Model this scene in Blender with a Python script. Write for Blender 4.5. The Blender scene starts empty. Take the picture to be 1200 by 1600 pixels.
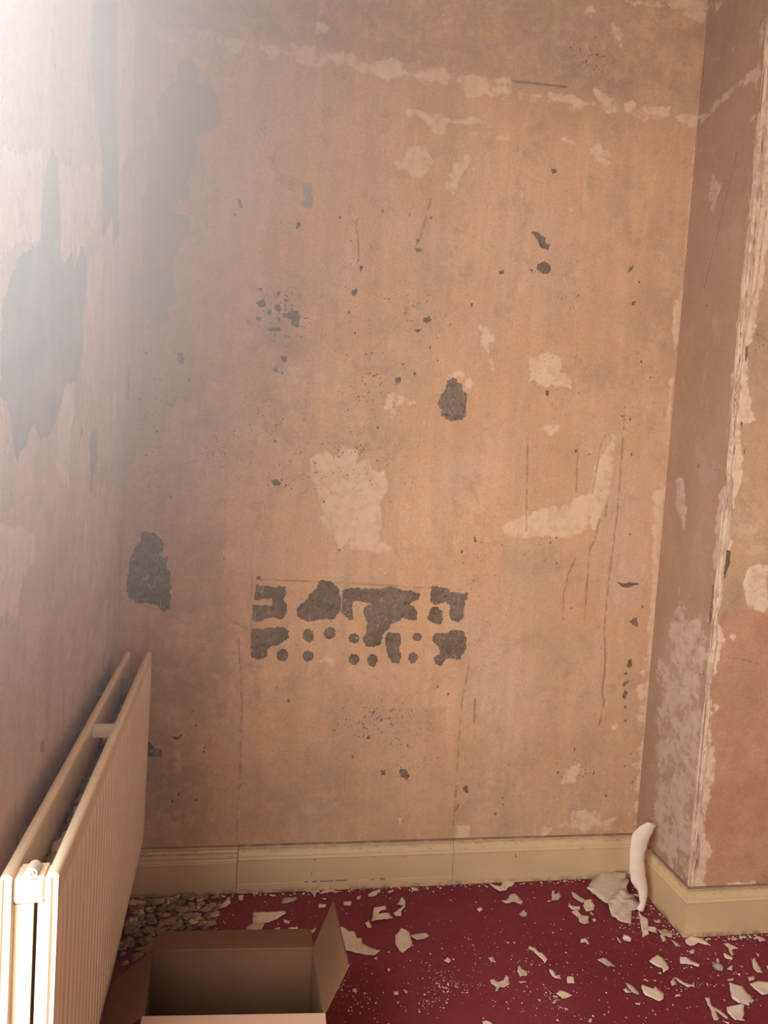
import bpy, bmesh, math, random
import numpy as np
from mathutils import Vector, Matrix
from mathutils.geometry import tessellate_polygon

SC = bpy.context.scene
COL = SC.collection
rnd = random.Random(11)

# ------------------------------------------------------------------ camera
H, YAW, PITCH, ROLL = 1.45, -0.1713, 0.0559, -0.0639
def camera_axes():
    cy, sy, cp, sp, cr, sr = math.cos(YAW), math.sin(YAW), math.cos(PITCH), math.sin(PITCH), math.cos(ROLL), math.sin(ROLL)
    fwd, right, up = Vector((-sy, cy, 0)), Vector((cy, sy, 0)), Vector((0, 0, 1))
    f2, u2 = fwd * cp - up * sp, up * cp + fwd * sp
    return right * cr - u2 * sr, u2 * cr + right * sr, f2
cam = bpy.data.cameras.new('camera')
cam.sensor_fit = 'HORIZONTAL'; cam.sensor_width = 36.0; cam.lens = 36.0 * 1060.7 / 1200
cam.clip_start = 0.02
camo = bpy.data.objects.new('camera', cam); COL.objects.link(camo)
_r, _u, _f = camera_axes()
camo.matrix_world = Matrix.Translation((0, 0, H)) @ Matrix((_r, _u, -_f)).transposed().to_4x4()
SC.camera = camo

# ------------------------------------------------------------------ light and exposure
SC.view_settings.view_transform = 'Standard'
SC.view_settings.look = 'None'
SC.view_settings.gamma = 1.0
SC.view_settings.use_curve_mapping = False
SC.view_settings.exposure = -0.13
world = bpy.data.worlds.new('sky'); SC.world = world; world.use_nodes = True
world.node_tree.nodes['Background'].inputs[0].default_value = (0.75, 0.86, 1.0, 1)
world.node_tree.nodes['Background'].inputs[1].default_value = 0.6
SC.cycles.max_bounces = 8
SC.cycles.diffuse_bounces = 5
SC.cycles.volume_bounces = 1
SC.cycles.volume_step_rate = 3.0
SC.cycles.sample_clamp_indirect = 6.0

# the room (metres): back wall y = D, alcove from XL to XR, chimney breast stands P proud of the back wall
D, XL, XR, P, AL = 2.2838, -0.4503, 1.4359, 0.3338, math.radians(3.1)
CEIL, REAR, RIGHT = 3.22, -1.6, 3.4
LW = (1.33, 2.75, .45, 2.35)          # left window: distance from the back corner, heights
RW = (0.50, 2.00, 0.95, 2.60)         # added rear window, unseen, for fill light: x range, heights
def lwall(s, z, n=0.0):
    return Vector((XL + s * math.sin(AL) + n * math.cos(AL), D - s * math.cos(AL) + n * math.sin(AL), z))
def area(name, loc, target, sx, sy, watts, col):
    l = bpy.data.lights.new(name, 'AREA'); l.shape = 'RECTANGLE'; l.size = sx; l.size_y = sy; l.energy = watts; l.color = col
    o = bpy.data.objects.new(name, l); COL.objects.link(o); o.location = loc
    o.rotation_euler = (Vector(target) - Vector(loc)).to_track_quat('-Z', 'Y').to_euler()
    return o
_c = lwall((LW[0] + LW[1]) / 2, (LW[2] + LW[3]) / 2, -0.10)
area('window_daylight', _c, _c + Vector((math.cos(AL), math.sin(AL), 0)), LW[1] - LW[0] - 0.06, LW[3] - LW[2] - 0.06, 108.0, (0.89, 0.96, 1.0))
area('rear_fill_light', ((RW[0] + RW[1]) / 2, REAR - 0.10, (RW[2] + RW[3]) / 2), ((RW[0] + RW[1]) / 2, 0, (RW[2] + RW[3]) / 2), RW[1] - RW[0] - 0.06, RW[3] - RW[2] - 0.06, 21.0, (1.0, 0.94, 0.86))  # unseen lamp, added to brighten the radiator front and left wall

# outlines in millimetres: wall marks as (along the wall, height), floor pieces as (x, y)
DARK = {
'back': [[101,2683,135,2702,172,2679,164,2639,204,2632,228,2606,244,2549,239,2516,181,2483,169,2473,173,2388,149,2332,161,2278,126,2276,110,2251,115,2226,147,2230,165,2209,157,2161,132,2132,109,2062,114,2030,133,1958,102,1935,116,1903,107,1881,65,1874,45,1895,29,1954,15,1992,16,2039,26,2066,17,2217,13,2262,28,2296,21,2374,29,2420,28,2446,56,2470,54,2508,45,2559,66,2601,84,2626,103,2639],[96,2865,118,2866,138,2857,167,2855,161,2835,145,2836,119,2847,93,2849],[300,2296,316,2294,323,2272,311,2274,309,2287],[295,2251,305,2251,299,2239],[54,1216,94,1214,121,1191,128,1160,113,1142,144,1136,138,1108,153,1080,158,968,138,953,104,980,57,980,23,999,15,1040,22,1110,43,1167,55,1195],[141,1794,160,1799,164,1762,154,1758,145,1770],[520,2378,538,2377,542,2357,538,2343,546,2310,538,2296,514,2299,509,2316,520,2327,514,2347,509,2367],[496,2246,506,2254,510,2238,494,2225],[630,2283,640,2285,637,2274],[893,2211,911,2216,918,2203,901,2201],[467,1952,519,1967,524,1937,522,1912,501,1914,496,1937,472,1938],[380,1977,407,1994,412,1967,391,1964],[468,2000,486,1998,476,1987],[438,1976,455,1988,460,1958,443,1960],[419,1960,432,1962,430,1941,417,1947],[448,1936,461,1937,459,1923],[382,1936,400,1931,397,1921,383,1923],[419,1899,460,1906,467,1896,426,1892],[512,2018,523,2020,520,2005],[443,2015,457,2023,451,2002],[384,2025,397,2025,395,2015],[687,2044,707,2064,708,2046,695,2031],[710,2134,724,2132,715,2110],[702,2154,709,2151,706,2144],[938,1985,960,1996,967,1981,950,1969,939,1971],[908,1943,937,1950,923,1934],[1099,2052,1110,2050,1104,2035],[1193,2170,1208,2176,1209,2161,1193,2160],[1297,2314,1313,2318,1349,2301,1354,2283,1369,2281,1363,2259,1332,2270,1318,2293],[1329,2208,1351,2223,1376,2209,1378,2187,1355,2178,1327,2189],[1300,2188,1315,2188,1312,2176],[1353,2536,1369,2538,1374,2524,1359,2518],[1672,2235,1687,2248,1684,2229,1665,2217],[1708,2194,1719,2192,1713,2184],[1691,2118,1707,2123,1704,2109,1692,2106],[468,1817,491,1819,490,1801,480,1794,471,1803],[446,1770,460,1774,464,1757,450,1760],[471,1765,481,1762,476,1753],[853,1774,874,1779,872,1761,858,1752],[867,1829,882,1828,876,1819],[914,1800,925,1801,922,1787],[1035,1782,1053,1794,1068,1792,1073,1778,1089,1772,1094,1751,1110,1741,1111,1675,1101,1654,1060,1645,1021,1661,1023,1683,1007,1700,1016,1733,1030,1749],[463,1403,476,1411,493,1398,488,1387,470,1389],[1169,1255,1177,1248,1182,1233,1171,1233],[1723,1113,1749,1106,1770,1112,1817,1107,1792,1100,1776,1091,1742,1094],[1783,968,1816,981,1824,957,1815,945,1796,961],[1392,1779,1407,1780,1407,1762,1395,1763],[1721,1941,1736,1942,1735,1936],[1793,821,1807,828,1813,804,1804,793,1792,798],[1782,773,1797,776,1792,763],[1780,734,1802,747,1807,742,1787,720],[1791,711,1804,700,1797,677,1784,683],[1800,592,1810,598,1805,587],[1748,311,1756,311,1754,300],[1691,392,1698,400,1696,389],[103,524,122,506,132,495,152,492,152,467,133,469,105,472],[185,538,200,536,209,547,214,545,204,528,188,528],[959,414,980,418,998,392,987,377,964,392],[892,415,908,417,912,400,898,395],[834,535,846,539,849,529,837,527],[1197,348,1211,356,1217,326,1202,330],[427,1053,434,1059,448,1051,527,1052,530,1025,522,1007,534,993,535,962,519,941,484,945,454,931,425,932,422,986,482,985,484,1013,464,1009,426,1002],[430,1081,442,1084,443,1071,431,1071],[638,1071,648,1079,676,1076,706,1052,715,1024,717,985,711,967,695,945,670,947,614,934,585,942,571,955,569,980,592,1002,605,1028,632,1050],[721,1046,742,1054,850,1054,885,1067,930,1053,990,1046,988,1022,956,1006,983,982,985,952,959,948,937,957,894,935,891,921,864,894,866,865,841,850,812,853,799,882,812,904,810,940,798,962,796,987,817,1006,766,1011,755,1004,763,946,752,942,718,970,720,1003,720,1031],[1029,1070,1078,1067,1102,1051,1147,1049,1165,1050,1164,1028,1153,1024,1153,964,1132,947,1109,952,1101,978,1101,1007,1081,1018,1052,1006,1029,1016],[1031,990,1049,1000,1076,984,1080,955,1068,936,1042,943,1022,957],[424,909,438,906,469,910,524,915,546,901,547,876,513,854,486,843,476,839,478,811,461,804,436,807,426,807,422,895],[633,888,630,872,618,863,604,866,594,878,593,895,602,908,615,911,628,903],[705,892,697,880,683,876,670,882,663,896,667,910,679,918,693,917,704,906],[786,873,773,863,756,867,748,882,755,896,772,900,786,889],[549,814,542,800,530,795,517,801,510,814,512,829,522,838,535,838,546,828],[635,817,630,803,617,797,603,803,597,817,601,831,614,837,628,831],[791,799,782,788,767,788,756,799,756,815,765,827,779,827,790,816],[856,803,852,788,841,781,829,786,821,799,821,815,829,826,842,827,852,818],[892,906,929,900,935,870,929,848,939,815,929,793,907,796,890,825,880,866,881,895],[1009,890,1005,879,993,875,980,879,974,890,978,901,991,905,1003,901],[999,812,990,798,974,797,962,811,964,828,978,837,994,830],[1045,891,1059,906,1093,907,1119,920,1157,916,1171,883,1166,838,1149,811,1103,814,1086,790,1063,795,1054,817,1076,833,1070,858,1050,873]],
'left': [[722,2396,477,2553,435,2323,371,2203,314,2048,385,1992,420,2067,531,1968,568,2014,563,2114,616,2177,715,2249,734,2345],[1007,1974,962,1965,946,1908,923,1808,890,1806,843,1844,802,1818,753,1884,709,1875,688,1822,718,1747,703,1700,727,1623,774,1599,855,1586,868,1555,925,1503,953,1482,1009,1474,1038,1489,1046,1503,1087,1479,1096,1458,1130,1451,1139,1434,1156,1444,1176,1488,1195,1522,1228,1525,1233,1579,1230,1660,1205,1693,1153,1750,1052,1795,1055,1877,1033,1917],[580,1507,502,1511,487,1442,508,1411,541,1401,538,1362,565,1370,561,1411,590,1472],[691,1516,662,1503,671,1491,694,1497],[51,1717,22,1741,7,1689,-1,1629,32,1633],[933,900,915,895,907,875,921,872,936,885]],
'side': [[311,1159,317,1160,321,1046,312,1029,311,1101]],
'front': [[12,1440,26,1423,28,1395,18,1401],[19,1278,36,1271,39,1236,28,1207,24,1185,19,1206,21,1242],[21,1920,29,1926,33,1887,25,1876],[29,1689,36,1683,34,1669],[47,1600,53,1600,52,1586]],
}
PALE = {
'back': [[1.15,10,[368,2782,398,2781,396,2764,372,2766]],[1.15,10,[448,2802,522,2808,522,2751,461,2751]],[1.15,10,[534,2783,579,2787,580,2757,536,2753]],[1.15,10,[607,2785,651,2805,680,2783,792,2801,808,2777,795,2754,710,2754,661,2756,611,2762]],[1.15,10,[854,2791,951,2806,978,2780,973,2755,918,2760,866,2769]],[1.15,10,[1026,2790,1099,2802,1105,2779,1089,2745,1045,2731,1029,2749]],[1.15,10,[1125,2803,1189,2808,1190,2799,1130,2786]],[0.66,12,[7,2787,199,2796,458,2796,1010,2798,1422,2789,1884,2793,1882,2760,1426,2742,1014,2743,461,2741,201,2758,9,2745]],[1.15,10,[1317,2787,1414,2788,1432,2762,1323,2760]],[1.15,10,[1491,2814,1514,2824,1552,2794,1554,2773,1510,2781]],[1.15,10,[1605,2788,1645,2798,1648,2765,1599,2765]],[1.15,10,[1677,2799,1775,2803,1777,2777,1679,2774]],[1.15,10,[1794,2776,1880,2793,1883,2763,1829,2756]],[1.1,8,[841,2655,961,2663,981,2645,1110,2664,1114,2651,1051,2642,978,2634,973,2602,937,2587,913,2614,875,2643,846,2639]],[1.1,8,[1053,2617,1083,2618,1084,2604,1054,2600]],[1.1,8,[1144,2613,1196,2617,1190,2605,1148,2603]],[1.15,6,[806,2489,841,2497,853,2537,903,2547,940,2497,903,2447,867,2442,843,2473,815,2455]],[1.15,6,[978,2429,1010,2496,1052,2537,1067,2528,1035,2464,1017,2402,982,2415]],[1.15,6,[1069,2501,1092,2500,1077,2491]],[0.75,14,[912,2950,968,2983,991,2963,957,2927]],[0.75,14,[1131,1976,1168,1987,1195,1938,1149,1934]],[0.75,14,[508,2875,562,2890,570,2872,523,2857]],[0.75,14,[386,2643,405,2656,406,2633]],[0.9,12,[1523,3040,1545,3058,1584,3022,1572,2980,1530,3005]],[0.9,12,[1422,3068,1451,3095,1468,3080,1454,3060]],[0.9,12,[1582,3135,1701,3156,1703,3131,1664,3117,1599,3124]],[0.9,12,[1740,3170,1890,3196,1881,3158,1877,3121,1845,3109,1786,3113,1792,3136,1750,3150]],[0.7,10,[1229,2490,1249,2486,1265,2424,1254,2415,1235,2463]],[0.7,10,[1476,2625,1522,2646,1572,2616,1552,2577,1504,2578]],[0.7,10,[1381,2639,1423,2642,1423,2637,1382,2633]],[0.7,10,[1464,2500,1467,2501,1468,2479]],[0.7,10,[1437,2406,1440,2406,1432,2373,1427,2373]],[0.7,10,[1782,2289,1803,2291,1801,2272,1784,2274]],[0.95,7,[581,1485,629,1520,681,1492,686,1535,737,1524,740,1474,761,1497,793,1506,807,1457,836,1458,854,1409,837,1342,841,1269,830,1217,879,1204,870,1178,744,1184,734,1227,699,1193,681,1246,638,1251,633,1331,615,1387,588,1428]],[0.95,7,[1150,1927,1168,1936,1184,1886,1205,1852,1195,1832,1174,1863]],[0.7,14,[1015,1798,1050,1831,1097,1820,1137,1787,1119,1720,1108,1763,1068,1796,1024,1777]],[0.7,14,[807,1687,890,1766,931,1705,862,1634,809,1652]],[0.7,14,[648,820,677,825,701,799,665,795]],[0.95,8,[1323,1892,1385,1912,1442,1895,1454,1851,1495,1833,1482,1794,1426,1801,1330,1804]],[0.95,8,[1263,1305,1306,1315,1461,1376,1588,1418,1606,1400,1582,1290,1528,1253,1438,1260,1311,1243,1270,1267]],[0.95,8,[1603,1522,1666,1657,1680,1635,1679,1512,1658,1372,1615,1292,1592,1368]],[0.75,10,[1384,1629,1397,1667,1461,1665,1448,1626,1414,1608]],[0.75,10,[1650,1929,1665,1927,1672,1886,1663,1877]],[1,5,[1398,1649,1425,1662,1444,1644,1436,1627,1406,1627]],[0.72,16,[1566,399,1607,438,1660,432,1687,403,1638,353,1578,359]],[0.72,16,[1525,292,1560,294,1557,269]],[0.72,16,[1503,208,1682,255,1804,229,1834,165,1507,163]],[0.72,16,[1742,584,1772,590,1789,533,1761,505]],[0.72,16,[1725,646,1778,646,1756,632]],[0.95,4,[1181,208,1228,205,1235,161,1184,163]],[0.95,4,[969,238,978,238,979,219,972,219]],[0.9,6,[1880,2682,1893,2683,1892,2460,1900,2303,1881,2255,1880,2525]],[0.9,6,[1862,2139,1886,2210,1897,2177,1888,2005,1876,1969,1863,2025]],[0.9,6,[1871,1865,1878,1866,1885,1634,1885,1470,1924,900,1896,754,1908,287,1891,188,1876,461,1875,754,1860,1138,1846,1397,1839,1444,1884,1458,1866,1703]],[0.62,22,[1841,850,1888,899,1912,188,1864,164,1844,534]]],
'left': [[0.85,8,[300,1643,265,1647,236,1560,277,1551]],[0.85,8,[600,1296,561,1283,583,1203,620,1213]],[0.85,8,[1210,1336,1029,1312,997,1271,1093,1230,1111,1181,1252,1203,1264,1341]],[0.85,8,[855,1586,774,1599,757,1557,786,1378,898,1423,880,1526]],[0.85,8,[939,1967,591,2121,573,2037,671,1909,721,1880,807,1850,890,1808,925,1820]],[0.85,8,[463,2561,176,2745,141,2348,337,2206]],[0.85,8,[688,1881,470,1955,591,1754,685,1744]],[0.85,8,[1284,1840,1058,1945,1052,1802,1193,1748,1271,1696]]],
'side': [[0.9,12,[1,3188,101,3123,57,3120,-1,3160]],[0.9,10,[3,2789,55,2777,147,2796,244,2798,290,2791,302,2769,248,2771,161,2769,79,2765,82,2744,25,2758]],[0.9,10,[94,2544,121,2539,165,2488,153,2460,141,2398,117,2421,101,2494]],[0.9,10,[61,2625,83,2619,91,2602,68,2608]],[0.9,10,[81,2941,95,2940,94,2920]],[0.9,10,[156,2936,169,2929,169,2911]],[0.9,10,[273,2650,301,2648,311,2637,289,2633]],[0.95,6,[55,1495,99,1496,133,1392,136,1333,122,1302,109,1346,69,1404]],[0.66,30,[68,1010,134,1092,313,1063,351,569,359,166,82,112,55,556]],[0.8,10,[263,949,307,973,308,914,316,724,320,598,325,427,326,302,303,290,300,458,268,576,241,714,292,750]],[0.85,8,[310,1998,325,2016,331,1970,326,1954]],[0.85,8,[305,1839,331,1843,334,1780,327,1719,315,1657,310,1692,311,1797]],[0.85,8,[300,1452,325,1467,335,1319,329,1212,304,1194,305,1302,289,1336]],[0.85,8,[272,1013,310,1029,312,978,273,968]],[0.85,7,[287,2917,308,2922,308,2856,306,2809,302,2739,326,2557,329,2435,329,2404,335,2323,330,2263,335,2127,337,2009,323,2012,326,2160,325,2284,324,2339,315,2544,326,2594,298,2765,302,2872]]],
'front': [[0.95,6,[-24,2891,28,2919,63,2599,87,2310,78,2249,60,2208,68,2130,57,2069,58,2009,38,1927,41,1807,73,1699,58,1687,33,1665,53,1524,36,1462,27,1400,37,1297,23,1255,13,1130,8,1068,44,985,28,964,20,858,15,816,26,774,21,710,30,667,53,603,59,560,53,506,38,496,57,463,37,431,44,323,69,279,58,246,52,170,14,154,6,281,0,454,0,689,-14,879,-13,1025,-10,1109,-1,1602,3,2004,6,2397]],[0.95,6,[22,774,37,778,51,757,42,735,29,748]],[0.95,6,[48,1701,66,1709,76,1696,58,1677,46,1680]],[1,5,[95,1174,106,1217,144,1236,176,1227,190,1104,177,1075,144,1089,110,1102]],[1,5,[68,1007,81,1004,81,986,71,985]],[0.95,4,[18,160,51,175,60,156,18,154]],[0.95,4,[138,166,200,169,208,152,142,154]],[0.95,4,[206,164,241,174,253,153,213,153]],[0.95,4,[24,334,36,334,47,279,38,247,47,219,44,195,32,193,19,291]]],
}
DIRT_SHADE = {  # dirt blobs; lower-left ones on the back wall paint in the radiator's shadow
'back': [[787,2874,369,100,50],[1461,2880,334,126,70],[1791,2976,122,237,50],[1246,2951,182,124,30],[469,1848,125,187,55],[813,1816,154,170,40],[764,1554,131,151,50],[463,1575,147,253,35],[195,1617,141,247,45],[126,1364,120,208,40],[1807,2019,151,365,35],[1551,1837,296,67,35],[1437,1168,171,69,40],[235,755,187,348,60],[171,364,187,309,70],[597,312,452,159,45],[847,582,206,114,35],[1287,299,296,191,35],[1676,389,154,195,40],[1808,631,103,195,25],[510,715,151,132,25],[1621,2425,72,197,30],[1570,2724,71,150,30],[257,1162,102,127,40],[57,1606,78,122,40],[991,2133,134,277,25],[1435,2072,71,132,30],[897,2207,43,126,30],[545,1980,126,82,40],[1756,1763,151,114,30]],
'left': [[203,948,1034,545,35],[670,1550,534,292,25],[959,982,344,195,20],[406,1403,456,102,40]],
'side': [[77,2968,202,274,30],[112,1741,171,441,30],[90,2142,204,270,30],[335,1357,59,300,30],[220,509,190,250,50],[327,146,120,79,50]],
'front': [[64,1949,67,119,60],[126,816,94,106,50],[70,1132,46,83,50]],
}
SPECK = {
'back': [[465,1930,124,123,100],[461,1617,125,189,60],[795,1750,131,214,70],[766,1511,199,129,80],[554,1454,149,106,90],[76,1608,78,287,70],[281,1499,122,125,60],[870,582,183,91,100],[993,444,140,92,50],[1431,1827,144,89,60],[1433,1214,146,69,60],[1199,1158,70,136,70],[1457,2922,141,84,90],[1312,2125,140,130,40],[707,2122,64,166,60],[1455,2118,71,65,80],[1623,414,101,145,50],[287,538,125,264,35],[871,921,585,134,30],[1721,1599,100,347,30],[911,1996,133,127,60],[1189,975,118,229,40]],
'left': [],
'side': [[311,136,92,60,80]],
'front': [[64,1949,45,59,100]],
}
CRACK = {
'back': [[16,[1700,1744,1704,1560,1704,1374,1698,1202,1693,1076,1691,950,1705,839,1709,752]],[16,[1638,1336,1626,1261,1612,1230,1611,1105,1613,980]],[14,[1558,1196,1534,1133,1524,1055,1527,969]],[16,[1660,1403,1660,1348]],[14,[1634,1639,1621,1600,1603,1430]],[12,[1531,1602,1542,1427]],[12,[1342,1611,1358,1355]],[18,[1707,842,1707,775,1704,696,1713,668,1709,612,1701,567]],[14,[1218,671,1221,586]],[20,[1172,378,1172,311,1183,281,1173,259]],[10,[379,866,403,648,408,428,410,177]],[10,[1190,815,1171,653,1169,419,1173,159]],[12,[414,1083,425,791]],[14,[687,2280,702,2199,709,2154]],[9,[1345,1596,1361,1279]],[12,[937,2381,909,2251,893,2211]],[20,[1189,2804,1281,2809,1387,2813]],[10,[428,1073,773,1070,1136,1061]],[10,[351,930,420,900,421,867]]],
'left': [],
'side': [[14,[-19,3157,25,2803]],[10,[231,2558,124,2156]]],
'front': [[14,[48,2344,41,2107,25,2046,10,1885,9,1724,10,1521,6,1398,0,1192,-4,1005]],[10,[40,930,106,923,178,909]],[14,[-6,984,-4,773,4,561,11,367,17,171]],[9,[28,2400,26,2125,20,1966]]],
}
DOTS = {"back":[60,1460,68,1423,72,1362,142,1331,33,1639,46,1785,181,1712,320,1137,638,1344,466,1534,515,704,1077,714,558,660,760,596,867,599,918,580,790,464,983,502,1352,281,1348,305,1326,246,1363,429,1613,484,1547,432,1555,398,1820,419,1855,357,1840,466,1800,644,942,2319,776,2319,868,2320,900,2238,948,2043,684,1978,998,1848,709,1913,968,1887,968,1891,733,1703,701,1657,805,1605,494,1408,509,1392,527,1382,700,1182,1131,1196,1478,1262,1456,1243,1525,1575,1691,1712,1724,1703,1577,1567,1748,1912,1790,1858,1741,1578,1762,1287,1486,1170,1556,1009,1835,1022,246,624,256,574,287,497,285,484,211,340,192,316,270,319,413,367,824,605,883,594,920,628,1117,687,501,292],"side":[181,1545,270,1531,148,2090,290,857,306,864,289,361]}
RED = [-10,1015,30,1079,98,1091,193,1073,438,1026,731,1088,2239,1057,2430,-32,14,84]
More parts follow.
